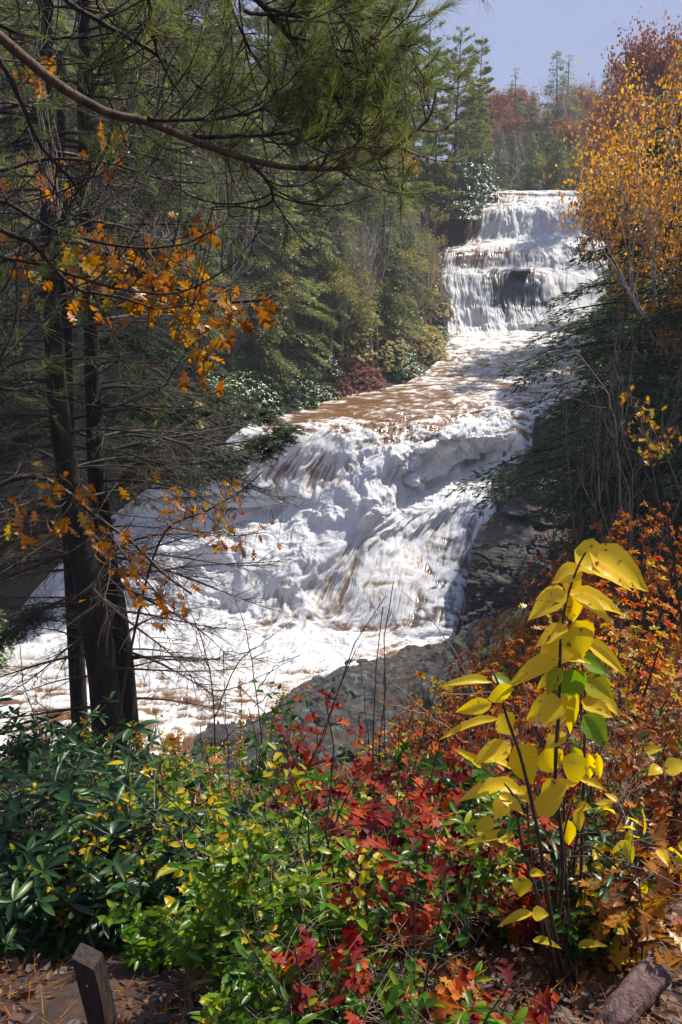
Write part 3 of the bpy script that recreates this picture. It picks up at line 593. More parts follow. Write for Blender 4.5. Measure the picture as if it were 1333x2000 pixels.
def rhodo(name, r, hh, seed, nwh=420, L=.17, Wd=.055, leaf='rhodo', tintm=.45):
    global rng
    keep = rng; rng = np.random.default_rng(seed)
    root = empty(name); sb = MB(); lb = MB()
    v = rdir(nwh); v[:, 2] = np.abs(v[:, 2]) * 1.15 - .12
    lump = .78 + .42 * vnoise(v[:, 0]*2.2 + 5, v[:, 1]*2.2 + seed, v[:, 2]*2.2, seed)
    rad = lump * (1 - .42 * rng.random(nwh) ** 2.2)
    c = v * rad[:, None] * np.array([r, r, hh]); c[:, 2] = np.maximum(c[:, 2], .05)
    # stems
    ns = min(70, nwh // 5); P = np.stack([np.stack([c[k] * np.array([f, f, f**.7]) + np.array([0, 0, 0]) for f in (0, .3, .6, .97)]) for k in range(ns)])
    tubes(sb, P + rng.normal(size=P.shape) * .02, np.tile(np.array([.03, .02, .012, .006]), (ns, 1)), 4)
    m_ = 8; cc = np.repeat(c, m_, 0); ax = norm(np.repeat(v, m_, 0) * .6 + np.array([0, 0, .7]))
    a = np.tile(np.arange(m_) * 2 * PI / m_, nwh) + np.repeat(rng.random(nwh) * 6, m_)
    ref = norm(np.cross(ax, np.array([.3, .9, .1]))); r2 = np.cross(ax, ref)
    rad_ = ref * np.cos(a)[:, None] + r2 * np.sin(a)[:, None]
    el = rng.uniform(-.35, .45, len(a))[:, None]
    d = norm(rad_ + ax * el); nn = norm(ax - rad_ * el + rng.normal(size=d.shape) * .15)
    tn = np.clip(tintm + np.repeat(rng.normal(size=nwh) * .15, m_) + rng.normal(size=len(a)) * .10, 0, 1)
    leaves(lb, cc, d, nn, L * rng.uniform(.7, 1.15, len(a)), Wd * rng.uniform(.8, 1.15, len(a)), 'fold', tn)
    kids = [sb.build('stems', M['twig'], root), lb.build('leaves', M[leaf], root)]
    rng = keep
    return reg(root, kids)
USED = set()
def put(proto, x, y, h_scale, rz, label, cat, group, dz=-.15, zs=None):
    assert len(label.replace(',', '').split()) <= 16, label
    o = proto if proto.name not in USED else copy_tree(proto); USED.add(proto.name)
    o.location = (x, y, H1(x, y) + dz); o.rotation_euler = (0, 0, rz); s = h_scale; o.scale = (s, s, s * (zs or 1))
    tag(o, label, cat, group); return o
ORD = 'first second third fourth fifth sixth seventh eighth ninth tenth eleventh twelfth thirteenth fourteenth fifteenth sixteenth seventeenth eighteenth nineteenth twentieth'.split()
def px_x(px, d): return at_d(px, 400, d)[0]
def px_h(px, d, py, x=None):
    """height of a tree standing at depth d whose top shows at row py"""
    P = at_d(px, py, d); return P[2] - H1(px_x(px, d) if x is None else x, d)
yy_ = CP[:, 0, 1][::-1]; xx_ = CP[:, 0, 0][::-1]; yr_ = CP[:-3, 6, 1][::-1]; xr_ = CP[:-3, 6, 0][::-1]
def XL(y): return float(np.interp(y, yy_, xx_))
def XR(y): return float(np.interp(y, yr_, xr_))
# ---- kits
HEM = [conifer('hemlock_tree', 15 + k, [.08, .2, .05, .25, .12][k], [4.4, 3.8, 4.0, 3.5, 3.3][k], [170, 150, 170, 140, 160][k], 16000, 'hemlock', 100 + k) for k in range(5)]
PIN = [conifer('white_pine', 19 + k, [.30, .22, .38, .28][k], [3.6, 3.0, 3.3, 2.6][k], [95, 85, 80, 75][k], 14000, 'pine', 120 + k, leaf='pine', sl=.40, sw=.085, r0=.24) for k in range(4)]
SPI = [conifer('young_pine', 10 + k, .06, 2.1, 110, 6000, 'spire', 140 + k, leaf='pine', sl=.30, sw=.08, r0=.12) for k in range(2)]
BARE = [leafy('bare_tree', 14, 160 + k, 'olive', depth=4, nl=0, r0=.14, trunk_f=.30, spread=.38, shrink=.72, up=.8) for k in range(4)]
OLV = [leafy('olive_leaved_tree', 12, 170 + k, 'olive', depth=5, nl=16, r0=.10, ls=.17, lw=.11, spread=.45, up=.6, clump=.22) for k in range(3)]
REDT = [leafy('red_leaved_tree', 13, 180 + k, 'redleaf', depth=5, nl=24, r0=.12, ls=.19, lw=.14, spread=.45, up=.6, clump=.24) for k in range(3)]
ORT = [leafy('orange_leaved_tree', 13, 190 + k, 'orangeleaf', depth=5, nl=14, r0=.11, ls=.18, lw=.12, spread=.45, up=.6, clump=.22, tintm=.4) for k in range(2)]
RHO = [rhodo('rhododendron_shrub', 2.2, 2.4, 200 + k, 760, .20, .075) for k in range(3)]
YBU = [rhodo('yellow_green_bush', 1.8, 1.9, 210 + k, 420, .17, .075, 'olive', .7) for k in range(2)]
RBU = [rhodo('russet_bush', 1.7, 1.5, 215 + k, 400, .16, .07, 'redleaf', .35) for k in range(2)]
# ================================================================ forest placement
rr = np.random.default_rng(55)
# skyline pines on the left bank: (px, depth, top row, kit, scale words)
sky_l = [(640,88,-60,0),(690,92,-45,1),(722,96,-20,3),(776,104,38,2),(832,108,28,1),(886,112,58,0),(938,126,66,3),(810,100,95,2),(860,106,120,3),(915,118,150,1),(960,130,160,2)]
SW = ['nearest the hanging branches', 'tall and dense', 'narrow and pale', 'half hidden behind a taller one', 'with an open ragged top', 'dense and conical', 'thin with a few bent branches', 'short and bushy', 'leaning slightly', 'low over the falls lip', 'smallest by the sky gap']
for k, (px, d, py, v) in enumerate(sky_l):
    x = min(px_x(px, d), XL(d) - .8); h = px_h(px, d, py, x)
    put(PIN[v], x, d, h / (19 + v), rr.random() * 6, f"white pine {SW[k]}, {ORD[k]} along the left skyline", 'tree', 'white pines along the left skyline')
ROWSL = [("by the water on the left bank", 9.0, [(440,60),(505,62),(560,64),(655,70),(705,72),(760,76),(845,84),(862,93),(400,58),(340,56),(270,56),(190,55),(110,54),(30,53)]),
         ("above the left bank shrubs", 7.0, [(380,60),(455,63),(520,66),(590,68),(650,72),(715,76),(770,82),(815,90),(838,98),(300,60),(220,58),(130,58),(50,57),(-30,56)]),
         ("halfway up the left slope", 14.0, [(350,66),(430,70),(500,74),(570,77),(640,81),(700,86),(755,92),(800,100),(835,106),(260,64),(170,63),(80,62),(0,61)]),
         ("high on the left slope", 24.0, [(320,76),(410,80),(490,84),(565,88),(635,93),(700,98),(750,106),(800,113),(230,74),(130,72),(40,70),(-40,70)]),
         ("on the top of the left slope", 36.0, [(300,90),(400,95),(480,100),(560,105),(630,112),(700,118),(760,124),(200,86),(100,84),(0,84)])]
extra = [("by the water on the left bank", 0), ("above the left bank shrubs", 1), ("halfway up the left slope", 2), ("high on the left slope", 3), ("on the top of the left slope", 4)]
for _w, _i in extra:
    w0, off0, l0 = ROWSL[_i]; nl_ = []
    for (pa, da), (pb_, db) in zip(sorted(l0)[:-1], sorted(l0)[1:]):
        if _i or pb_ < 760: nl_.append(((pa + pb_) / 2 + rr.uniform(-12, 12), (da + db) / 2 + 3.0 + _i))
    ROWSL.append((["just behind the water's edge on the left", "under the middle of the left slope", "in the middle of the left slope", "near the left skyline", "topmost on the left skyline"][_i], off0 + 4, nl_))
kinds = {'h': (HEM, 'hemlock', ['dark drooping hemlock', 'drooping grey green hemlock'], 'tree'), 'b': (BARE, 'bare', ['leafless grey tree', 'bare slender tree with fine twigs'], 'tree'),
         'o': (OLV, 'olive', ['thin olive leaved tree', 'sparse yellow green tree'], 'tree'), 'p': (PIN, 'pine', ['feathery white pine', 'tall open white pine'], 'tree'), 'r': (ORT, 'orange', ['orange leaved tree', 'orange leaved tree'], 'tree')}
seqs = ['ohobohobohoboh', 'bohobohoobobho', 'hphbohopphohr', 'phophrhphopr', 'prhporphrp', 'ohhoohohhoh', 'hohphohohpo', 'ohphophohpo', 'phohphrhppo', 'phpphpphppp']
cnt = {}
for r_i, (where, off, lst) in enumerate(ROWSL):
    order = sorted(range(len(lst)), key=lambda q: -lst[q][0])
    for q in order:
        px, d = lst[q]; d += 2.0 * (r_i == 0); kd = seqs[r_i][q % len(seqs[r_i])]; kit, kn, adjs, cat = kinds[kd]
        x = min(px_x(px, d), XL(d) - max(off * .35, 1.8)) + rr.normal() * .3
        v = int(rr.integers(len(kit))); key = (kn, r_i); c = cnt.get(key, 0); cnt[key] = c + 1
        s = rr.uniform(.85, 1.2) * {'h': 1.0, 'b': 1.0, 'o': .85, 'p': .95, 'r': .9}[kd]
        if r_i in (0, 5): s *= .75
        if r_i in (3, 4, 8, 9): s *= 1.12
        if px > 780: s *= .8
        label = f"{adjs[0]} {where}, {ORD[c]} from the falls"
        put(kit[v], x, d, s, rr.random() * 6, label, cat, f"{kn} trees on the left bank")
# pale leafless trees standing in front at the bank
for k, (px, d, py, lb) in enumerate([(733,73,345,'tall pale leafless tree rising from the russet bushes'), (742,74,420,'short leafless tree leaning beside the tall pale one'), (795,79,350,'pale leafless tree left of the bend in the bank'), (808,80,400,'leafless tree with upright twigs at the bend in the bank'),
      (668,72,380,'thin grey leafless tree over the small orange bush'), (545,66,430,'grey leafless tree behind the round rhododendrons'), (505,65,480,'low pale leafless tree with curved branches'), (860,90,420,'pale leafless tree close to the upper falls'), (700,76,330,'slim leafless tree in the middle of the bank'),
      (600,70,500,'small whitish leafless tree among the bank shrubs'), (775,84,360,'leafless grey tree behind the bend shrubs'), (640,75,300,'tall grey leafless tree above the russet bushes'), (450,62,470,'pale leafless tree behind the big sunlit rhododendron')]):
    x = min(px_x(px, d), XL(d) - 1.0); o = put(BARE[k % 4], x, d, max(5, px_h(px, d, py, x)) / 14, rr.random() * 6, lb, 'tree', 'leafless trees at the left bank'); o.scale = (o.scale[0] * .7, o.scale[1] * .7, o.scale[2])
# cover on the bank beside the lower falls
ci = {}
for i in range(17, 27):
    for j, off in enumerate((2.0, 5.5, 10.0)):
        x, y = CP[i, 0, 0] - off * .8, CP[i, 0, 1] + off * .6; t = 'HRHYH'[(i + j * 2) % 5]; c = ci.get(t, 0); ci[t] = c + 1
        kit, base, nm_ = {'H': (HEM, 16, 'dim hemlock'), 'R': (RHO, 2.2, 'dark glossy shrub'), 'Y': (YBU, 1.8, 'dull olive bush')}[t]
        s_ = {'H': rr.uniform(.28, .5), 'R': rr.uniform(1.0, 1.5), 'Y': rr.uniform(.9, 1.5)}[t]
        put(kit[int(rr.integers(len(kit)))], x, y, s_, rr.random() * 6, f"{nm_} on the far bank behind the near trunks, {ORD[c]} downstream from the lip", 'tree' if t == 'H' else 'shrub', 'growth beside the left end of the lower falls')
# shrubs along the left bank
bank = [(880,472,112,2.0,'R','shining green rhododendron overhanging the dark gap left of the upper falls'), (915,425,117,2.3,'R','pale shining rhododendron topping the bank left of the upper lip'),
        (938,388,121,1.7,'R','small rhododendron at the left end of the upper lip'), (862,430,113,2.2,'R','broad glossy rhododendron up the bank beside the upper falls'), (845,560,101,1.8,'Y','yellow green bush beside the foot of the upper falls'),
        (850,640,94,1.5,'R','low rhododendron where the upper falls meet the flat water'), (845,690,84,1.6,'Y','feathery light green bush leaning over the flat water'),
        (770,722,76,1.7,'R','green rhododendron at the bend of the left bank'), (700,735,70.5,1.7,'B','dark russet bush in the middle of the left bank'), (655,742,68,1.4,'B','red brown bush next to the small orange one'),
        (735,700,75,2.0,'Y','yellow leaved bush standing behind the russet ones'), (665,650,74,2.1,'Y','large yellow green bush halfway up behind the bank'), (600,690,70,2.0,'R','dark rhododendron between the tree trunks'),
        (550,762,64.5,1.9,'R','round dark green rhododendron right of the pale one'), (470,762,61.5,2.2,'R','big pale green sunlit rhododendron at the left bank'), (405,790,59,2.0,'R','dim green rhododendron left of the big sunlit one'),
        (500,700,66,2.0,'R','glossy rhododendron under the oak leaves'), (620,745,66.5,1.3,'R','small dark shrub touching the brown water'), (340,830,57.5,1.8,'R','shaded rhododendron behind the dark hemlock spray'),
        (810,640,86,2.0,'Y','light olive bush under the leafless trees'), (560,600,74,1.8,'Y','golden bush among the slope trees'), (780,560,96,2.0,'R','rhododendron high on the slope by the leafless trees'),
        (700,520,92,2.2,'R','tall dark rhododendron in the middle of the slope'), (640,480,92,2.2,'Y','pale olive bush in the middle of the slope'), (230,880,57,2.0,'R','dark rhododendron beside the lower falls behind the trunks'), (100,930,56,2.2,'Y','dull green bush at the left edge by the falls')]
for k, (px, py, d, r, t, lb) in enumerate(bank):
    P = at_d(px, py, d); x = min(P[0], XL(d) - r * .45)
    kit = {'R': RHO, 'Y': YBU, 'B': RBU}[t]; s = r / {'R': 2.2, 'Y': 1.8, 'B': 1.7}[t]
    put(kit[k % len(kit)], x, d, s * (1.75 if d > 105 else 1.25), rr.random() * 6, lb, 'shrub', 'shrubs along the left bank')
rs = np.random.default_rng(808); cb_ = {}
for band, (d0_, pyr, wd_) in enumerate([(62, (700, 800), 'low on the left slope'), (72, (560, 690), 'on the middle of the left slope'), (88, (400, 560), 'on the upper left slope')]):
    for q in range(15):
        px = -20 + (840 if band else 560) * (q + rs.uniform(-.3, .3)) / 14; d = d0_ + rs.uniform(0, 9) + max(0, px - 600) * .05; t = 'YRYRB'[int(rs.integers(5))] if q % 3 else 'Y'
        kit = {'R': RHO, 'Y': YBU, 'B': RBU}[t]; x = min(px_x(px, d), XL(d) - 5 - band * 4); c = cb_.get((t, band), 0); cb_[(t, band)] = c + 1
        put(kit[int(rs.integers(len(kit)))], x, d, rs.uniform(1.0, 1.6), rs.random() * 6, f"{ {'R': 'glossy rhododendron', 'Y': 'yellow green bush', 'B': 'reddish bush'}[t]} {wd_}, {ORD[14 - c] if False else ORD[c]} from the left edge", 'shrub', 'bushes on the left slope')
# far ridge beyond the upper lip
far = []
for row, (d, pys, n0) in enumerate([(138, (250, 300), 11), (150, (210, 260), 11), (166, (185, 235), 11), (185, (165, 210), 11), (205, (150, 190), 10)]):
    for q in range(n0):
        far.append((930 + (1250 - 930) * (q + rr.uniform(-.3, .3)) / (n0 - 1), d + rr.uniform(-4, 4), rr.uniform(*pys), row))
fk = ['hhbhohhbhhb', 'hrhbhorhhbr', 'rbrhrbrhrbr', 'rorhrrbrorr', 'rrprrorrpr']
fadj = {'h': (HEM, 'dark blue green hemlock'), 'r': (REDT, 'rust red tree'), 'b': (BARE, 'grey leafless tree'), 'o': (OLV, 'dull olive tree'), 'p': (SPI, 'pointed green pine')}
fwhere = ['at the foot of the far wood', 'in the second rank of the far wood', 'halfway up the far wood', 'near the top of the far wood', 'on the far ridge line']
cf = {}
for q, (px, d, py, row) in enumerate(far):
    kd = fk[row][sum(1 for f in far[:q] if f[3] == row) % len(fk[row])]
    kit, adj = fadj[kd]; x = px_x(px, d); h = max(6, px_h(px, d, py, x)); base = {'h': 17, 'r': 13, 'b': 14, 'o': 12, 'p': 10.5}[kd]
    c = cf.get((kd, row), 0); cf[(kd, row)] = c + 1; s = h / base
    put(kit[int(rr.integers(len(kit)))], x, d, (max(s, .55), max(s, .55))[0], rr.random() * 6, f"{adj} {fwhere[row]}, {ORD[c]} from the left", 'tree', 'trees beyond the upper lip')
for px, d, py, lb in [(1078,170,85,'tall pointed pine standing above the red trees on the far ridge'), (1000,172,145,'small pointed pine low on the far ridge beside the left pines'), (1098,176,120,'shorter pine right behind the tall pointed one'), (1165,150,115,'blue green pine at the right end of the far ridge')]:
    x = px_x(px, d); put(SPI[0 if d < 172 else 1], x, d, px_h(px, d, py, x) / 10.4, rr.random() * 6, lb, 'tree', 'pines on the far ridge')
put(BARE[1], px_x(1120, 165), 165, px_h(1120, 165, 105) / 14, 1, 'lone leafless tree on the far ridge right of the tall pine', 'tree', None)
# right hillside behind the birch
rh = [(1165,128,190,'h'),(1195,124,150,'r'),(1225,112,105,'r'),(1265,98,70,'r'),(1310,90,40,'r'),(1335,78,20,'h'),(1180,120,190,'b'),(1175,118,250,'h'),(1230,90,210,'o'),(1280,80,150,'r'),(1325,74,90,'r'),(1315,96,-10,'h'),(1185,98,300,'h'),(1210,86,330,'h'),
      (1255,66,400,'h'),(1310,60,360,'o'),(1350,54,400,'h'),(1225,62,520,'h'),(1195,78,460,'h'),(1270,50,560,'h'),(1320,46,480,'b'),(1380,70,100,'r'),(1230,50,640,'b'),(1285,46,600,'b')]
cr_ = {}
for px, d, py, kd in rh:
    kit, adj = fadj[kd]; x = max(px_x(px, d), XR(min(d, 118)) + 1.5); h = max(3.5, px_h(px, d, py, x)); base = {'h': 17, 'r': 13, 'b': 14, 'o': 12}[kd]
    c = cr_.get(kd, 0); cr_[kd] = c + 1
    o = put(kit[int(rr.integers(len(kit)))], x, d, h / base, rr.random() * 6, f"{adj} on the hillside behind the birches, {ORD[c]} from the river", 'tree', 'trees on the right hillside')
    if kd in 'ro': o.scale = (o.scale[0] * .7, o.scale[1] * .7, o.scale[2])
# right bank, middle distance
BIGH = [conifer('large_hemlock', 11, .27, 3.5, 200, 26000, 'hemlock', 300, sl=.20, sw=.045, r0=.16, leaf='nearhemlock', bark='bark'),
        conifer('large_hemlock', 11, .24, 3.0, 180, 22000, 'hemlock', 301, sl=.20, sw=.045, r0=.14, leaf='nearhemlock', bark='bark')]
for px, d, py, v, lb in [(1300,27,190,0,'big dark hemlock on the right bank with tips reaching over the upper falls'), (1262,33,420,1,'dark hemlock behind the big one on the right bank'), (1395,23,330,1,'shaded hemlock at the right edge of the picture'),
                         (1265,40,600,0,'low hemlock above the grey green rock ledge'), (1340,36,520,0,'hemlock hidden in shade behind the grey saplings')]:
    x = px_x(px, d); put(BIGH[v], x, d, px_h(px, d, py, x) / 11, rr.random() * 6, lb, 'tree', 'hemlocks on the right bank')
BIR = leafy('orange_birch', 11, 310, 'orangeleaf', bark='barkgrey', depth=5, nl=14, ls=.085, lw=.055, r0=.085, trunk_f=.26, spread=.36, clump=.20, shrink=.74, up=.9, kind='fold', tintm=.62)
x = px_x(1425, 24); BIRO = put(BIR, x, 24, px_h(1345, 24, 55, x) / 11 * 1.22, 2.0, 'orange leaved birch filling the upper right corner above the hemlock', 'tree', None)
BIR2 = leafy('orange_birch', 10, 313, 'orangeleaf', bark='barkgrey', depth=5, nl=12, ls=.085, lw=.055, r0=.07, trunk_f=.26, spread=.40, clump=.20, shrink=.74, up=.7, kind='fold', tintm=.55)
BIRO.scale = (BIRO.scale[0]*.66, BIRO.scale[1]*.66, BIRO.scale[2])
x = px_x(1325, 29); BIRO2 = put(BIR2, x, 29, px_h(1262, 29, 175, x) / 10 * 1.15, 4.0, 'smaller orange birch leaning out between the corner birch and the river', 'tree', None)
BIRO2.scale = (BIRO2.scale[0]*.42, BIRO2.scale[1]*.42, BIRO2.scale[2])
for o_ in [o for o in bpy.data.objects if o.name.startswith('large_hemlock') and o.parent is None and o.get('label')]: o_.scale = (o_.scale[0] * (1.15 if o_.location.y < 30 else .8), o_.scale[1] * (1.15 if o_.location.y < 30 else .8), o_.scale[2])
# grey saplings
SAP = [leafy('grey_sapling', 7, 320 + k, 'orangeleaf', bark='sapbark', depth=3, nl=0, r0=.022, trunk_f=.5, spread=.30, shrink=.6, up=1.0) for k in range(3)]
for k, (px, d, py) in enumerate([(1205,24,700),(1228,23,620),(1240,22.5,560),(1252,23,660),(1290,21,600),(1310,20,540),(1175,26,760),(1140,27,740),(1265,19,740)]):
    x = px_x(px, d); put(SAP[k % 3], x, d, px_h(px, d, py, x) / 7, rr.random() * 6, f"thin pale grey sapling on the right bank, {ORD[k]} in the clump", 'sapling', 'grey saplings on the right bank')
# shrubs of the right bank
ORB = [rhodo('russet_shrub', 1.1, 1.3, 330 + k, 330, .075, .035, 'rust', .45) for k in range(2)]
YOB = [rhodo('yellow_flecked_shrub', .9, 1.2, 340 + k, 220, .07, .038, 'mix', .68) for k in range(2)]
rb = [(1060,1080,20,.9,'Y','golden shrub in front of the lichen covered dome rock'), (1100,1010,24,1.1,'O','orange shrub below the layered rock ledge'), (1150,1060,18,1.2,'O','rust coloured shrub left of the tall yellow leaves'),
      (1200,1000,22,1.3,'O','brown shrub under the grey saplings'), (1260,1010,19,1.3,'O','dark brown shrub under the right edge saplings'), (1320,980,17,1.3,'O','brown shrub at the right edge of the bank'),
      (1290,1100,12,1.0,'Y','yellow flecked shrub high at the right edge'), (1230,1150,11,.9,'O','dark rust shrub behind the top yellow leaves'), (1010,1190,22,1.0,'Y','green and yellow shrub beside the broken shelf rock'),
      (960,1270,18,1.1,'O','rust shrub beside the foot of the veil of water'), (880,1300,17,.8,'Y','small yellow leaved shrub standing before the rock slab'), (820,1340,15,.8,'O','brown shrub in front of the rock slab'),
      (1040,1250,13,1.0,'O','red brown shrub left of the tall yellow stems'), (950,1370,10,.9,'O','rust shrub behind the pale bare twigs'), (1300,1210,8.5,.8,'Y','yellow specked shrub on the right edge slope'),
      (1180,1240,9,.8,'O','deep brown shrub behind the middle yellow leaves'), (780,1420,11,.8,'Y','low yellow shrub on the slope above the slab'), (1090,1330,8,.7,'O','rust brown shrub behind the green leaves of the tall yellow shrub'),
      (1090,930,30,.9,'Y','small yellow and red shrub on top of the rock ledge'), (1160,930,28,1.4,'O','wide brown shrub above the rock ledge'), (1230,930,26,1.4,'O','shaded brown shrub under the big hemlock'), (1310,880,24,1.5,'O','tall brown shrub behind the right saplings')]
for k, (px, py, d, r, t, lb) in enumerate(rb):
    x = px_x(px, d); kit = ORB if t == 'O' else YOB; top = at_d(px, py - 20, d)[2]; hgt = max(.5, top - H1(x, d)); s = r / (1.1 if t == 'O' else .9)
    o = put(kit[k % 2], x, d, s, rr.random() * 6, lb, 'shrub', 'autumn shrubs on the right bank'); zz = min(max(hgt / (1.3 if t == 'O' else 1.2), .7 * s), 2.6 * s); o.scale = (s, s, zz)
# ================================================================ near trees on the left
def plane_pts(lst, d):
    """picture-measured points carried to their own depth"""
    return np.array([at_d(px, py, dd if dd else d) for px, py, dd in [(q + (0,))[:3] for q in lst]])
def resample(P, n):
    P = np.asarray(P, float); t = np.linspace(0, len(P) - 1, n); B = cr_mat(len(P), t); return B @ P
def near_trunk(path, d, w, name, label, seed, nbranch, zr, sgn, Lr, hem=0.0):
    rg = np.random.default_rng(seed)
    P = plane_pts(path, d); base = P[0].copy(); g = H1(base[0], base[1]); P[0, 2] = g - .2
    base = np.array([P[0, 0], P[0, 1], g]); root = empty(name, base)
    Q = resample(P, 40) - base; wv = np.interp(np.linspace(0, len(w) - 1, 40), np.arange(len(w)), w) / FPX * d * 1.04 / 2
    wv[:3] *= np.array([1.45, 1.2, 1.05])
    tb = MB(); tubes(tb, Q[None], wv[None], 14)
    v = tb.V[0]; v += (fbm(v[:, 0]*9, v[:, 1]*9, v[:, 2]*2.5, seed, 4) - .5)[:, None] * .05 * norm(v * np.array([1, 1, 0]) - np.stack([np.interp(v[:, 2], Q[:, 2], Q[:, 0]), np.interp(v[:, 2], Q[:, 2], Q[:, 1]), 0*v[:, 2]], 1))
    tb.build('trunk', M['bark'], root)
    bb = MB(); fb = MB()
    for k in range(nbranch):
        z = rg.uniform(*zr); c = np.array([np.interp(z, Q[:, 2], Q[:, 0]), np.interp(z, Q[:, 2], Q[:, 1]), z])
        a = rg.random() * 2 * PI; s = rg.choice(sgn)
        out = norm(np.array([s * (abs(math.cos(a)) * .8 + .35), math.sin(a) * .8, 0.])); L = rg.uniform(*Lr)
        side = np.array([-out[1], out[0], 0])
        t = np.linspace(0, 1, 9)[:, None]; up0 = rg.uniform(-.05, .30); dr = rg.uniform(.25, .6)
        B = c + out * L * t + np.array([0, 0, 1]) * L * (up0 * t - dr * t**2 + .18 * t**4) + side * .12 * L * np.sin(t * rg.uniform(2, 5) + rg.random() * 6) * t
        tubes(bb, B[None], (np.array([1, .85, .7, .58, .46, .36, .26, .18, .08]) * (.006 + .007 * L))[None], 5)
        n1 = int(11 * L) + 5; tt = rg.uniform(.12, .98, n1); sg = rg.choice([-1, 1], n1)
        s0 = np.stack([np.interp(tt * 8, np.arange(9), B[:, q]) for q in range(3)], 1)
        L1 = L * rg.uniform(.16, .42, n1) * (1.15 - tt * .7); az = rg.normal(size=n1) * .35
        dd = norm(out * .75 + side * (sg * (.55 + az))[:, None] + np.array([0, 0, 1]) * rg.uniform(-.35, .25, n1)[:, None])
        u = np.linspace(0, 1, 6)[None, :, None]
        curv = rg.normal(size=(n1, 1, 3)) * .22; curv[..., 2] -= .22
        B1 = s0[:, None] + dd[:, None] * L1[:, None, None] * u + curv * L1[:, None, None] * u**2 * .8
        tubes(bb, B1, np.tile(np.linspace(.0038, .0009, 6), (n1, 1)) * (.7 + .3 * L), 3)
        m2 = n1 * 5; i2 = rg.integers(0, n1, m2); k2 = rg.integers(1, 5, m2); st = B1[i2, k2]; L2 = L1[i2] * rg.uniform(.15, .45, m2)
        d2 = norm(dd[i2] * .7 + rg.normal(size=(m2, 3)) * .55); c2 = rg.normal(size=(m2, 1, 3)) * .3; c2[..., 2] -= .15
        u2 = np.linspace(0, 1, 4)[None, :, None]
        B2 = st[:, None] + d2[:, None] * L2[:, None, None] * u2 + c2 * L2[:, None, None] * u2**2
        tubes(bb, B2, np.tile(np.linspace(.0016, .0006, 4), (m2, 1)), 3)
        if rg.random() < hem * (1 if z > zr[0] + .35 * (zr[1] - zr[0]) else .15):
            q = 1100; i3 = rg.integers(0, m2, q); f = rg.random(q); st3 = B2[i3, 0] * (1 - f)[:, None] + B2[i3, 3] * f[:, None]
            d3 = norm(d2[i3] * .5 + rg.normal(size=(q, 3)) * .6); leaves(fb, st3, d3, rdir(q, 1.5), rg.uniform(.012, .03, q), .005, 'quad', np.clip(.3 + rg.normal(size=q) * .15, 0, 1))
    bb.build('branches', M['twig'], root)
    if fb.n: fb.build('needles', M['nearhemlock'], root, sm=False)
    return root, Q, base
t1, Q1, b1 = near_trunk([(222,1475),(192,1250),(162,1080),(128,900),(108,700),(96,500),(90,200),(88,-150)], 9.0, [74,60,52,42,34,28,24,20], 'hemlock_tree', '', 400, 120, (.8, 8.6), [-1, -1, 1], (.8, 2.3), .75)
tag(t1, 'thick dark near trunk on the left with drooping dead twiggy branches', 'tree')
t2, Q2, b2 = near_trunk([(258,1460),(236,1250),(208,1080),(192,950),(180,700),(170,400),(165,0),(160,-150)], 9.8, [46,42,38,34,30,27,24,20], 'hemlock_tree', '', 401, 80, (1.0, 8.6), [1, 1, -1], (.8, 2.2), .55)
tag(t2, 'thinner near trunk just right of the thick dark one', 'tree')
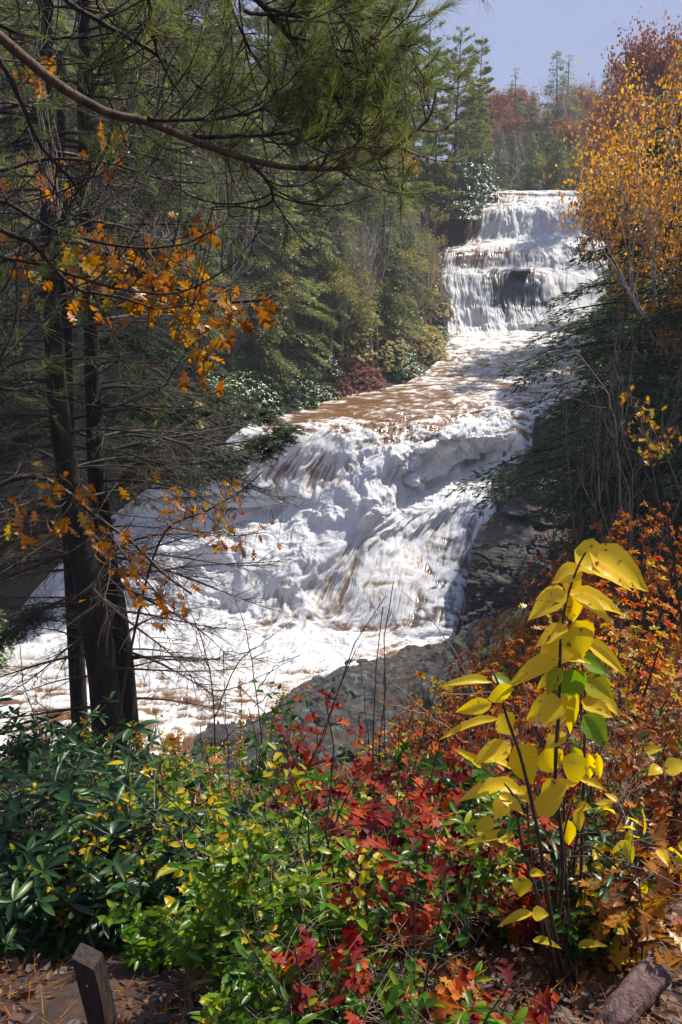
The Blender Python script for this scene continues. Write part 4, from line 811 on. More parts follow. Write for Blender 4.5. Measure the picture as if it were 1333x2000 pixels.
# the dense green hemlock boughs reaching right over the water belong to a third tree behind those trunks
def boughs(root, limbs, rootpos, seed, d_len=.10, nsp=9000, bark='twig', needle='nearhemlock', sp=.045, w=.010, droop=-.5, wid=.42):
    rg = np.random.default_rng(seed); bb = MB(); fb = MB()
    for path, d, rad in limbs:
        P = resample(plane_pts(path, d), 24) - rootpos; tubes(bb, P[None], np.linspace(rad, rad * .18, 24)[None], 6)
        Lt = np.linalg.norm(np.diff(P, axis=0), axis=1).sum(); n1 = int(26 * Lt); k = rg.uniform(3, 23, n1); sg = rg.choice([-1, 1], n1)
        s0 = np.stack([np.interp(k, np.arange(24), P[:, q]) for q in range(3)], 1); T = norm(P[np.minimum(k.astype(int) + 1, 23)] - P[np.maximum(k.astype(int) - 1, 0)])
        S_ = norm(np.cross(T, np.array([0, 0, 1.]))); L1 = wid * rg.uniform(.35, 1.1, n1) * np.clip(1.25 - k / 24, .25, 1)
        dd = norm(T * .8 + S_ * (sg * rg.uniform(.3, 1, n1))[:, None] + np.array([0, 0, 1]) * rg.uniform(droop, .12, n1)[:, None])
        u = np.linspace(0, 1, 6)[None, :, None]; cv = rg.normal(size=(n1, 1, 3)) * .12; cv[..., 2] -= .22
        B1 = s0[:, None] + dd[:, None] * L1[:, None, None] * u + cv * L1[:, None, None] * u**2
        tubes(bb, B1, np.tile(np.linspace(.004, .001, 6), (n1, 1)), 3)
        m2 = n1 * 9; i2 = rg.integers(0, n1, m2); f2 = rg.uniform(.1, 1, m2) * 5; kk = np.minimum(f2.astype(int), 4); fr = (f2 - kk)[:, None]
        st = B1[i2, kk] * (1 - fr) + B1[i2, kk + 1] * fr; L2 = rg.uniform(.4, 1.2, m2) * d_len
        d2 = norm(dd[i2] * .8 + rg.normal(size=(m2, 3)) * np.array([.55, .55, .25])); u2 = np.linspace(0, 1, 3)[None, :, None]
        B2 = st[:, None] + d2[:, None] * L2[:, None, None] * u2 + np.array([0, 0, -.3]) * L2[:, None, None] * u2**2
        tubes(bb, B2, np.tile(np.linspace(.0016, .0006, 3), (m2, 1)), 3)
        q = int(nsp * Lt); i3 = rg.integers(0, m2, q); f = rg.random(q)[:, None]; st3 = B2[i3, 0] * (1 - f) + B2[i3, 2] * f
        lat = norm(np.cross(d2[i3], np.array([0, 0, 1.]))) * rg.choice([-1, 1], q)[:, None]
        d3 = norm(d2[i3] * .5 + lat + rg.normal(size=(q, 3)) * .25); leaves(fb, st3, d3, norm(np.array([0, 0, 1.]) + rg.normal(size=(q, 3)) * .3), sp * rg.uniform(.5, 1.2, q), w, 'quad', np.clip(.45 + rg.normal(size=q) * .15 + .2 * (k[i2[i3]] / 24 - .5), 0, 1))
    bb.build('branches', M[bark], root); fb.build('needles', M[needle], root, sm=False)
hx = at_d(150, 1300, 10.8); hr = np.array([hx[0], hx[1], H1(hx[0], hx[1])]); t3 = empty('hemlock_tree', hr)
tb = MB(); P = plane_pts([(150,1420),(140,1100),(130,800),(125,500),(120,100)], 10.8) - hr; P[0, 2] = -.2; tubes(tb, resample(P, 20)[None], np.linspace(.11, .05, 20)[None], 9); tb.build('trunk', M['bark'], t3)
boughs(t3, [([(130,880),(250,850),(380,868),(480,862),(560,838)], 10.2, .022), ([(130,820),(240,800),(350,800),(450,790),(520,800)], 11, .018), ([(130,760),(260,740),(360,745),(430,760)], 11.5, .016), ([(130,900),(260,900),(380,905),(470,880),(530,865)], 10.0, .016),
             ([(125,690),(220,660),(330,680),(400,700)], 11, .016), ([(130,860),(60,850),(-40,900)], 10.5, .02), ([(125,600),(200,570),(300,590),(360,620)], 11.3, .014), ([(120,500),(210,470),(300,490)], 11.2, .014),
             ([(120,420),(220,380),(330,400),(400,430)], 11.2, .014), ([(120,330),(220,290),(320,300)], 11.4, .014), ([(120,250),(50,260),(-30,300)], 11.2, .014), ([(130,560),(60,560),(-40,600)], 11.2, .014), ([(128,720),(60,720),(-40,760)], 11.2, .014),
             ([(140,1000),(60,1000),(-40,1060)], 10.6, .014), ([(140,1180),(60,1200),(-30,1260)], 10.4, .014)], hr, 410, nsp=4600, d_len=.15, sp=.055, wid=.75)
tag(t3, 'hemlock with dense dark green boughs reaching right over the lower falls', 'tree')
# overhead white pine: trunk just outside the frame on the left, limbs cross the upper left
def needles_on(fb, P0, T, rg, n, ln=.085, tint=.45):
    """fascicles around twig ends: P0 (m,3) points, T (m,3) twig directions"""
    m_ = len(P0); i = np.repeat(np.arange(m_), n); d = norm(T[i] * .9 + rg.normal(size=(len(i), 3)) * .42 + np.array([0, 0, -.12]))
    p = P0[i] + T[i] * rg.uniform(-.05, .03, len(i))[:, None]
    leaves(fb, p, d, rdir(len(i)), ln * rg.uniform(.7, 1.15, len(i)), .0019, 'needle', np.clip(tint + rg.normal(size=m_)[i] * .16 + rg.normal(size=len(i)) * .1, 0, 1))
pr = at_d(-230, 1000, 4.6); pr = np.array([pr[0], pr[1], H1(pr[0], pr[1])]); wp = empty('white_pine', pr)
tb = MB(); tubes(tb, np.array([[[0, 0, -.3], [.02, 0, 1], [.05, .02, 2.5], [.02, .03, 4.2], [0, 0, 6.5]]]), np.array([[.19, .165, .15, .13, .10]]), 14); tb.build('trunk', M['bark'], wp)
LIMBS = [  # path (px,py), depth start/end, radius px start/end, needle density, shoots
 ([(-230,-120),(-60,20),(8,75),(120,160),(215,215),(290,232),(385,268),(480,303),(570,322),(660,327),(740,308),(800,272),(845,228),(858,185)], 3.6, 3.9, 11, 2.2, .35, 26),
 ([(-60,-80),(60,-60),(130,8),(200,48),(260,85),(330,130),(375,165),(440,200),(500,245),(560,300)], 4.0, 4.6, 6, 2, .45, 22),
 ([(400,-90),(470,-30),(520,10),(560,60),(610,110),(650,160),(680,215),(735,265),(800,282)], 3.8, 4.1, 8, 2, 1.0, 34),
 ([(480,20),(560,28),(640,20),(720,-10),(760,-40)], 3.8, 4.0, 4, 1.6, .9, 14),
 ([(520,15),(600,35),(680,45),(745,40),(788,40)], 3.8, 4.2, 3.4, 1.4, 1.0, 14),
 ([(570,70),(640,90),(700,100),(760,120),(790,130)], 3.9, 4.2, 3.2, 1.4, 1.0, 12),
 ([(290,232),(360,232),(450,225),(520,205),(565,180),(580,150)], 3.7, 4.1, 4.2, 1.6, .9, 14),
 ([(380,262),(450,260),(540,255),(610,240),(660,210),(700,195)], 3.75, 4.1, 4, 1.6, .9, 14),
 ([(-60,10),(0,48),(60,68),(140,70),(220,60),(330,40),(400,0)], 4.2, 4.6, 4.5, 2, .4, 16),
 ([(-40,60),(0,120),(40,200),(80,290),(130,350),(145,372)], 3.9, 4.2, 6, 2.5, .25, 12),
 ([(-60,330),(0,332),(90,312),(200,320),(300,350),(400,360),(440,330)], 4.4, 4.8, 4, 1.5, .3, 14),
 ([(-80,400),(0,395),(80,440),(180,470),(280,480),(350,470),(420,440),(445,420)], 4.2, 4.6, 4.5, 1.5, .25, 14),
 ([(-80,440),(0,452),(60,480),(110,540),(160,578),(240,590),(310,610),(390,600)], 4.1, 4.6, 6, 1.5, .25, 16),
 ([(-80,470),(0,500),(100,520),(220,560),(330,570),(430,520),(500,440)], 4.3, 4.7, 3.8, 1.3, .3, 14),
 ([(-80,700),(0,705),(60,660),(130,600),(200,560)], 4.4, 4.8, 4, 1.5, .2, 10),
 ([(-80,760),(0,762),(100,768),(190,795),(260,780),(340,750)], 4.4, 5.0, 4.2, 1.5, .15, 12),
 ([(480,310),(510,345),(525,380),(510,400),(470,408),(400,412)], 3.8, 4.0, 3.6, 1.4, .2, 9),
 ([(280,-60),(290,20),(300,60),(320,110),(345,160),(370,190)], 4.1, 4.4, 4.5, 1.8, .6, 14),
 ([(440,-60),(455,20),(490,90),(530,150),(590,200),(640,230)], 4.0, 4.4, 3.6, 1.5, .9, 18),
 ([(600,-60),(640,-10),(690,40),(740,80),(780,75)], 3.9, 4.3, 3.6, 1.4, 1.0, 16),
 ([(60,-60),(100,0),(90,60),(70,100)], 4.3, 4.5, 3, 1.3, .4, 8), ([(200,-60),(190,10),(230,60),(290,80)], 4.4, 4.7, 3, 1.2, .5, 9),
 ([(150,180),(240,190),(330,150),(400,90)], 4.1, 4.6, 3, 1.2, .5, 10), ([(215,215),(220,260),(190,330),(120,400)], 4.0, 4.4, 2.6, 1.1, .3, 9)]
rg = np.random.default_rng(77)
for li, (path, da, db, wa, wb, nd, nsh) in enumerate(LIMBS):
    n_ = len(path); pts3 = np.array([at_d(px, py, da + (db - da) * k / (n_ - 1)) for k, (px, py) in enumerate(path)]) - pr
    K = 34; P = resample(pts3, K); P += np.cumsum(rg.normal(size=P.shape) * .0022, 0)
    R = np.linspace(wa, wb, K) / FPX * da; bb = MB(); tubes(bb, P[None], R[None], 8)
    tw = bb; fb = MB(); T = norm(np.gradient(P, axis=0))
    for s in range(nsh):
        k = rg.uniform(2 if li else 12, K - 1); ki = int(k); p0 = P[ki]; sgn_ = rg.choice([-1, 1])
        perp = norm(np.cross(T[ki], norm(rg.normal(size=3) + np.array([0, 1.2, .0]))))
        d0 = norm(T[ki] * rg.uniform(.3, .9) + perp * sgn_ + np.array([0, 0, -.15])); L = rg.uniform(.18, .55) * (1.15 - .5 * k / K)
        Kb = 9; Q = [p0]; dd = d0.copy(); bend = np.array([0, 0, 1]) * rg.uniform(.05, .35) + rg.normal(size=3) * .10
        for q in range(Kb - 1): dd = norm(dd + bend * .5 + rg.normal(size=3) * .06); Q.append(Q[-1] + dd * L / (Kb - 1))
        Q = np.array(Q); tubes(tw, Q[None], (np.linspace(.0036, .0016, Kb) * (.6 + L))[None], 4)
        ends = [(Q, .55)]
        for c in range(rg.integers(2, 6)):
            kc = rg.integers(2, Kb - 1); dc = norm(Q[kc] - Q[kc - 1]); dc = norm(dc * .8 + rg.normal(size=3) * .55); Lc = L * rg.uniform(.25, .6); q2 = [Q[kc]]
            for q in range(5): dc = norm(dc + np.array([0, 0, .12]) + rg.normal(size=3) * .08); q2.append(q2[-1] + dc * Lc / 5)
            q2 = np.array(q2); tubes(tw, q2[None], np.linspace(.0022, .0012, 6)[None], 3); ends.append((q2, .45))
        for E, fr in ends:
            if rg.random() > nd * .72: continue
            m_ = 9; tt = np.linspace(1 - fr, 1, m_) * (len(E) - 1); p = np.stack([np.interp(tt, np.arange(len(E)), E[:, q]) for q in range(3)], 1)
            te = norm(E[-1] - E[-2])[None].repeat(m_, 0); needles_on(fb, p, te, rg, int(7 * (0.6 + .6 * nd)),   .085, .36)
    lo = bb.build('limb', M['mainlimb' if li == 0 else 'limb'], wp)
    if fb.n: fb.build('needles', M['pine'], lo, sm=False)
tag(wp, 'white pine rooted outside the left edge, its bare curved limbs crossing the upper left', 'tree')
# sprig of pine at the top edge of the sky, from the same kind of limb
so_ = at_d(945, -120, 4.2); sp_ = empty('pine_limb', so_)
bb = MB(); Q = np.array([at_d(px, py, 4.2) for px, py in [(945,-120),(960,-70),(950,-30),(944,4)]]) - so_; tubes(bb, resample(Q, 8)[None], np.linspace(.006, .002, 8)[None], 4)
fb = MB(); E = Q[-1][None] + np.array([[0, 0, .02 * k] for k in range(5)]); needles_on(fb, E, np.tile(norm(np.array([.4, 0, -.5])), (5, 1)), rg, 9, .075, .3)
bb.build('twig', M['twig'], sp_); fb.build('needles', M['pine'], sp_, sm=False); tag(sp_, 'tip of a pine twig hanging into the sky at the top edge', 'branch')
# ---------------------------------------------------------------- orange oak leaves hanging at the left
def oak_tree(paths, clusters, base_px, d, label, seed, ll=.105, tm=.45, tr=.2):
    rg = np.random.default_rng(seed); b = at_d(*base_px, d); b = np.array([b[0], b[1], H1(b[0], b[1])]); root = empty('oak_sapling', b)
    tb = MB(); allp = []
    for path, dd, r in paths:
        P = np.array([at_d(px, py, dd) for px, py in path]) - b
        if path[0][1] > 1500: P[0, 2] = -.1
        P = resample(P, 22); tubes(tb, P[None], np.linspace(r, r * .35, 22)[None], 5); allp.append(P)
    allp = np.concatenate(allp); lb = MB(); tw = []
    for cx, cy, sx, sy, nn_, dd, tcol in clusters:
        pxs = cx + rg.normal(size=nn_) * sx; pys = cy + rg.normal(size=nn_) * sy
        pos = np.array([at_d(a_, c_, dd + e_) for a_, c_, e_ in zip(pxs, pys, rg.normal(size=nn_) * .28)]) - b
        d_ = norm(rg.normal(size=(nn_, 3)) * .55 + np.array([.25, -.1, -.8])); n_ = norm(rg.normal(size=(nn_, 3)) * .6 + np.array([0, -.8, .35]))
        leaves(lb, pos, d_, n_, ll * rg.uniform(.6, 1.2, nn_), ll * .62 * rg.uniform(.75, 1.2, nn_), 'oak', np.clip(tcol + rg.normal(size=nn_) * tr, 0, 1))
        for p in pos:
            q = allp[np.argmin(((allp - p)**2).sum(1))]; mid_ = (p + q) / 2 + rg.normal(size=3) * .04 + np.array([0, 0, .05]); tw.append([q, q * .35 + mid_ * .65, mid_ * .4 + p * .6, p])
    if tw:
        tw = np.array(tw); tubes(tb, tw, np.tile([.0028, .002, .0016, .001], (len(tw), 1)), 3)
    tb.build('stem', M['twig'], root); lb.build('leaves', M['oak'], root); tag(root, label, 'tree'); return root
oak_tree([([(-90,1700),(-85,1200),(-80,800),(-60,560),(30,500),(140,470),(260,520),(360,570),(440,590),(520,585)], 5.2, .022), ([(30,500),(120,430),(230,440),(330,470),(410,440)], 5.2, .010), ([(260,520),(330,600),(390,680),(400,740)], 5.2, .008)],
         [(190,480,50,30,34,5.2,.45), (290,510,55,32,46,5.2,.42), (345,560,45,35,44,5.1,.55), (390,600,28,42,34,5.2,.6), (250,570,60,30,28,5.3,.35), (395,690,22,32,13,5.1,.5), (455,610,18,20,8,5.1,.15), (410,460,16,22,6,5.0,.3), (510,590,20,14,6,5.0,.15), (60,560,50,45,10,5.2,.3), (120,400,50,40,8,5.4,.5), (215,270,22,30,14,5.6,.3), (70,140,40,30,14,5.8,.3), (60,330,35,20,8,5.6,.35)],
         (-90, 1700), 5.2, 'oak sapling holding the big cluster of orange yellow leaves at upper left', 430)
oak_tree([([(-50,1850),(-60,1400),(-40,1000),(60,930),(130,960),(190,1010),(260,1060),(320,1120),(375,1160)], 3.9, .014), ([(190,1010),(240,1080),(300,1150),(330,1180)], 3.9, .006)],
         [(140,955,40,14,12,3.9,.30), (100,1010,50,30,16,3.9,.35), (25,1030,20,25,8,3.8,.3), (200,1080,32,28,15,3.9,.32), (275,1110,28,30,13,3.9,.22), (310,1160,28,22,12,3.9,.15), (75,920,20,20,4,3.8,.4), (375,1170,14,12,4,3.9,.12)],
         (-50, 1850), 3.9, 'oak sapling with a drooping row of copper leaves in front of the dark trunk', 431, ll=.075)
oak_tree([([(215,1500),(250,1300),(290,1120),(330,1030),(400,1000),(470,960),(512,922)], 5.6, .010), ([(330,1030),(400,1040),(480,1045),(550,1015)], 5.6, .004), ([(400,1000),(450,1045),(520,1040),(545,1055)], 5.6, .004)],
         [(365,985,32,24,34,5.6,.35), (410,1010,30,18,18,5.6,.6), (440,960,22,25,16,5.6,.2), (450,1065,26,10,12,5.6,.15), (415,1050,20,10,9,5.6,.3), (330,1010,22,18,9,5.6,.4), (522,1040,22,16,4,5.6,.12)],
         (215, 1500), 5.6, 'thin oak sapling with small dark orange leaves against the white falls', 432, ll=.062)

oak_tree([([(1350,1500),(1335,1250),(1310,1050),(1290,930),(1262,850),(1228,775)], 11.0, .016), ([(1310,1050),(1250,960),(1215,900),(1200,860)], 11.0, .008), ([(1290,930),(1320,890),(1328,850)], 11.0, .006)],
         [(1262,800,12,14,16,11,.6), (1275,862,20,10,26,11,.62), (1238,830,14,10,12,11,.45), (1312,840,12,8,12,11,.3), (1290,872,14,8,14,11,.7), (1260,895,10,8,10,11,.65), (1228,775,8,8,7,11,.5)],
         (1350, 1500), 11.0, 'slender sapling with sparse yellow leaves before the dark right hemlocks', 433, ll=.085)
tk = empty('bare_sapling', (*at_d(1215, 900, 19)[:2], H1(*at_d(1215, 900, 19)[:2]))); bb = MB(); o3 = np.array(tk.location)
for path, w0 in [([(1215,1000),(1205,850),(1180,760),(1130,690),(1090,630),(1078,600)], .018), ([(1180,760),(1120,740),(1080,700),(1055,670)], .010), ([(1150,715),(1118,680),(1110,640)], .007), ([(1205,850),(1215,780),(1200,700),(1205,640)], .010), ([(1195,800),(1150,790),(1110,770)], .006)]:
    P = resample(plane_pts(path, 19) - o3, 20); P[1:] += rng.normal(size=(19, 3)) * .02; tubes(bb, P[None], np.linspace(w0, w0 * .25, 20)[None], 4)
bb.build('stem', M['sapbark'], tk); tag(tk, 'bare twiggy sapling leaning out over the flat water from the right bank', 'sapling')
# ================================================================ foreground plants
def stalk_plant(sb, lb, base, h, rg, ns=3, spread=.35, kind='fold', L=.06, Wd=.025, nl=12, tint=.5, tv=.15, r=.003, whorl=0, upl=.15, z0=.25, lean=None):
    for s in range(ns):
        a = rg.random() * 2 * PI; ln = np.array([math.cos(a), math.sin(a), 0]) * spread * rg.uniform(.2, 1) + (np.array([0, -.1, 0]) if lean is None else np.array(lean))
        hh = h * rg.uniform(.6, 1.05); t = np.linspace(0, 1, 8)[:, None]
        P = base + ln * hh * t**1.4 + np.array([0, 0, hh]) * t + rg.normal(size=(8, 3)) * .012 * h * t
        tubes(sb, P[None], np.linspace(r, r * .4, 8)[None], 4)
        n = nl
        tt = rg.uniform(z0, 1, n); p = np.stack([np.interp(tt * 7, np.arange(8), P[:, q]) for q in range(3)], 1)
        # side twigs carry the leaves outward
        az = rg.random(n) * 2 * PI; o = np.stack([np.cos(az), np.sin(az), rg.uniform(-.1, .6, n)], 1); tl = rg.uniform(.3, 1.6, n) * L * 1.4
        e = p + o * tl[:, None]; tubes(sb, np.stack([p, (p + e) / 2 + np.array([0, 0, .01]), e], 1), np.tile([r * .4, r * .3, r * .2], (n, 1)), 3)
        if whorl:
            i = np.repeat(np.arange(n), whorl); aa = rg.random(len(i)) * 2 * PI; d = norm(np.stack([np.cos(aa), np.sin(aa), rg.uniform(-.2, .7, len(i))], 1)); pos = e[i]
        else:
            i = np.arange(n); i = np.repeat(i, 2); d = norm(o[i] * .8 + rg.normal(size=(len(i), 3)) * .5 + np.array([0, 0, -.15])); pos = e[i] * .6 + p[i] * .4 + rg.normal(size=(len(i), 3)) * .01
        nn = norm(rg.normal(size=(len(i), 3)) * .45 + np.array([0, -.25, 1]))
        tn = np.clip(tint + rg.normal() * tv * .5 + rg.normal(size=len(i)) * tv, 0, 1)
        leaves(lb, pos, d, nn, L * rg.uniform(.6, 1.2, len(i)), Wd * rg.uniform(.75, 1.2, len(i)), kind, tn)
def gbase(px, py_ground, d): x = px_x(px, d); return np.array([x, d, H1(x, d)])
SPEC = {  # material, leaf kind, L, W, nl, ns, tint, tv, whorl, r
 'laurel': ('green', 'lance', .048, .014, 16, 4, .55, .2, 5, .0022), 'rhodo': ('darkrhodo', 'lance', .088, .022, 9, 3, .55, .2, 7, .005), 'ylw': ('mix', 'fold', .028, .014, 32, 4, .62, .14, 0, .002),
 'grn': ('green', 'fold', .032, .015, 28, 4, .25, .16, 0, .002), 'red': ('red', 'oak', .062, .042, 15, 3, .5, .25, 0, .003), 'rust': ('rust', 'fold', .030, .016, 28, 4, .32, .26, 0, .002),
 'stem': (None, 'fold', .02, .01, 4, 3, .5, .2, 0, .0035),
 'orange': ('oak', 'oak', .075, .05, 11, 3, .35, .2, 0, .003), 'bare': (None, 'fold', .03, .01, 10, 5, .5, .2, 0, .002), 'yel': ('yellow', 'ovate', .055, .026, 8, 3, .6, .2, 0, .0025), 'bigr': ('rust', 'oak', .056, .038, 14, 3, .22, .25, 0, .003)}
def add_plant(sb, lb, spec, base, h, rg, sc=1.0):
    m_, kind, L, Wd, nl, ns, ti, tv, wh, r = SPEC[spec]
    if m_ is None:
        dm = MB(); stalk_plant(sb, dm, base, h, rg, ns, .5, kind, L * 2.5, Wd, nl, ti, tv, r, 0)
    else: stalk_plant(sb, lb, base, h, rg, ns, .45, kind, L * sc, Wd * sc, nl, ti, tv, r, wh)
# undergrowth that nobody could count: one object per kind of leaf
UG = {k: (MB(), MB()) for k in SPEC}
rg = np.random.default_rng(500)
def zone(px, py):
    """plant mix by where the undergrowth stands"""
    w = {}
    if px < 330: w = {'rhodo': 3.6, 'laurel': .25, 'grn': .5, 'ylw': .9, 'yel': .35, 'bare': .5} if py > 1500 or px < 220 else {'ylw': 3, 'grn': .8, 'rhodo': .8, 'bare': .5}
    elif px < 620: w = {'ylw': 2.6, 'grn': 1.5, 'laurel': .6, 'rhodo': .5, 'red': .4, 'bare': 1.4, 'rust': .6, 'yel': .3} if py < 1720 else {'laurel': 2.2, 'grn': 1.5, 'bare': 1.8, 'ylw': 1.2, 'orange': .3}
    elif px < 960: w = {'red': 1.7, 'rust': 1.2, 'ylw': 1.1, 'grn': 1.2, 'bigr': .8, 'bare': .8, 'laurel': .2} if py < 1720 else {'laurel': 1.5, 'grn': 1.5, 'red': 1.1, 'bigr': .6, 'bare': 1.6, 'ylw': .6}
    else: w = {'rust': 2.0, 'bigr': 1.8, 'red': .3, 'ylw': .8, 'grn': .8, 'orange': .8} if py < 1620 else {'bigr': 2.4, 'rust': 1.3, 'grn': 1.2, 'laurel': .7, 'red': .35, 'bare': 1.3, 'orange': .6}
    w['stem'] = 1.1
    k = list(w); p = np.array([w[q] for q in k]); return k[rg.choice(len(k), p=p / p.sum())]
for d0, d1, n in [(1.35, 1.8, 95), (1.75, 2.4, 110), (2.4, 3.4, 210), (3.4, 5, 300), (5, 7.5, 300), (7.5, 12, 330), (12, 20, 260)]:
    for q in range(n):
        d = rg.uniform(d0, d1); px = rg.uniform(-120, 1450); x = px_x(px, d); g = H1(x, d)
        r_ = np.array([x, d, g]); depth = d * CT - g * ST; py = 1000 - FPX * (g * CT + d * ST) / depth
        if py < 1010 or py > 2350: continue
        if px < 380 and d < 2.7: continue
        if px < 900 and 3.3 < d < 9 and rg.random() < .25: continue
        if 60 < px < 380 and 7.5 < d < 11 and rg.random() < .5: continue
        if 900 < px < 1230 and 1.8 < d < 2.25: continue
        if d < 1.8 and (px < 420 or px > 1120 or (950 < px and d > 1.5)): continue
        if px > 1130 and d < 2.1: continue
        h = rg.uniform(.14, .3) if d < 1.8 else (rg.uniform(.25, .6) if (820 < px < 1260 and d < 3) else rg.uniform(.25, .65) if d < 2.6 else rg.uniform(.35, .95)) * (1 if d < 9 else 1.15)
        if 350 < px < 900 and d > 3.6: h *= .55
        if px <= 350: h *= .8
        s_ = zone(px, py - 80); h = h * 1.5 if s_ == 'stem' else h; sb, lb = UG[s_]; add_plant(sb, lb, s_, r_, h, rg, 1.0 if d < 7 else 1.35)
UN = {'laurel': ('laurel_undergrowth', 'bright glossy green laurel sprigs thick over the near slope'), 'rhodo': ('rhododendron_undergrowth', 'dark leathery rhododendron sprigs filling the lower left slope'), 'ylw': ('yellow_undergrowth', 'small yellow and orange leaves scattered through the slope brush'),
      'grn': ('green_undergrowth', 'small mixed green leaves scattered through the slope brush'), 'red': ('red_undergrowth', 'low crimson oak leaves mixed through the middle of the slope brush'), 'rust': ('rust_undergrowth', 'small rust brown leaves covering the right side of the slope'),
      'orange': ('orange_undergrowth', 'scattered orange lobed leaves low in the right hand brush'), 'stem': ('stem_undergrowth', 'many thin dark upright stems standing through the near brush'), 'bare': ('twig_undergrowth', 'tangle of bare thin twigs low in the slope brush'), 'yel': ('golden_undergrowth', 'few pointed golden leaves low in the left brush'), 'bigr': ('brown_undergrowth', 'brown lobed leaves thick over the lower right slope')}
for k, (sb, lb) in UG.items():
    nm, lbl = UN[k]; r_ = empty(nm)
    if sb.n: sb.build('stems', M['palewood'] if k == 'bare' else M['twig'], r_)
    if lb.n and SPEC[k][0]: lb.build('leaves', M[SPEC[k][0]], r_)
    tag(r_, lbl, 'undergrowth', None, 'stuff')
# leaf litter on the floor
lt = MB(); n = 16000; d = 1.3 + rg.random(n) ** 1.6 * 9; px = rg.uniform(-150, 1480, n); xx = (px - 666.5) / FPX * (d * CT + d * .7 * ST); zz = H(xx, d)
leaves(lt, np.stack([xx, d, zz + .02], 1), norm(rg.normal(size=(n, 3)) * np.array([1, 1, .25])), norm(rg.normal(size=(n, 3)) * .4 + np.array([0, -.3, 1])), rg.uniform(.02, .052, n), rg.uniform(.012, .03, n), 'fold', np.clip(rg.normal(size=n) * .22 + .3, 0, 1))
litter = lt.build('leaf_litter', M['litter']); tag(litter, 'brown fallen leaves covering the near ground', 'leaves', None, 'stuff')
sw_ = MB(); n = 5000; d = 1.3 + rg.random(n) ** 1.5 * 3; px = rg.uniform(-150, 1480, n); xx = (px - 666.5) / FPX * (d * CT + d * .7 * ST); zz = H(xx, d)
leaves(sw_, np.stack([xx, d, zz + .03], 1), norm(rg.normal(size=(n, 3)) * np.array([1, 1, .15])), rdir(n, 2), rg.uniform(.06, .11, n), .0022, 'needle', rg.random(n))
straw = sw_.build('pine_straw', M['rust']); tag(straw, 'tan fallen pine needles strewn over the near ground', 'straw', None, 'stuff')
# ---- single plants one can pick out
def plant(name, spec, px, ytop, d, label, cat, seed, group=None, sc=1.0, ns=None, wide=1.0):
    rg2 = np.random.default_rng(seed); x = px_x(px, d); g = H1(x, d); b = np.array([x, d, g]); h = max(.25, at_d(px, ytop, d)[2] - g)
    root = empty(name, b); sb = MB(); lb = MB(); m_, kind, L, Wd, nl, n0, ti, tv, wh, r = SPEC[spec]
    mult = max(1.0, h / .6)
    if m_ is None: dm = MB(); stalk_plant(sb, dm, np.zeros(3), h, rg2, ns or n0, .4, kind, L * 2.5, Wd, nl, ti, tv, r * mult, 0)
    else: stalk_plant(sb, lb, np.zeros(3), h, rg2, ns or n0, .38 * wide, kind, L * sc, Wd * sc, int(nl * mult * 1.3), ti, tv, r * mult, wh, z0=.35)
    sb.build('stems', M['palewood'] if m_ is None else M['twig'], root)
    if m_: lb.build('leaves', M[m_], root)
    tag(root, label, cat, group); return root
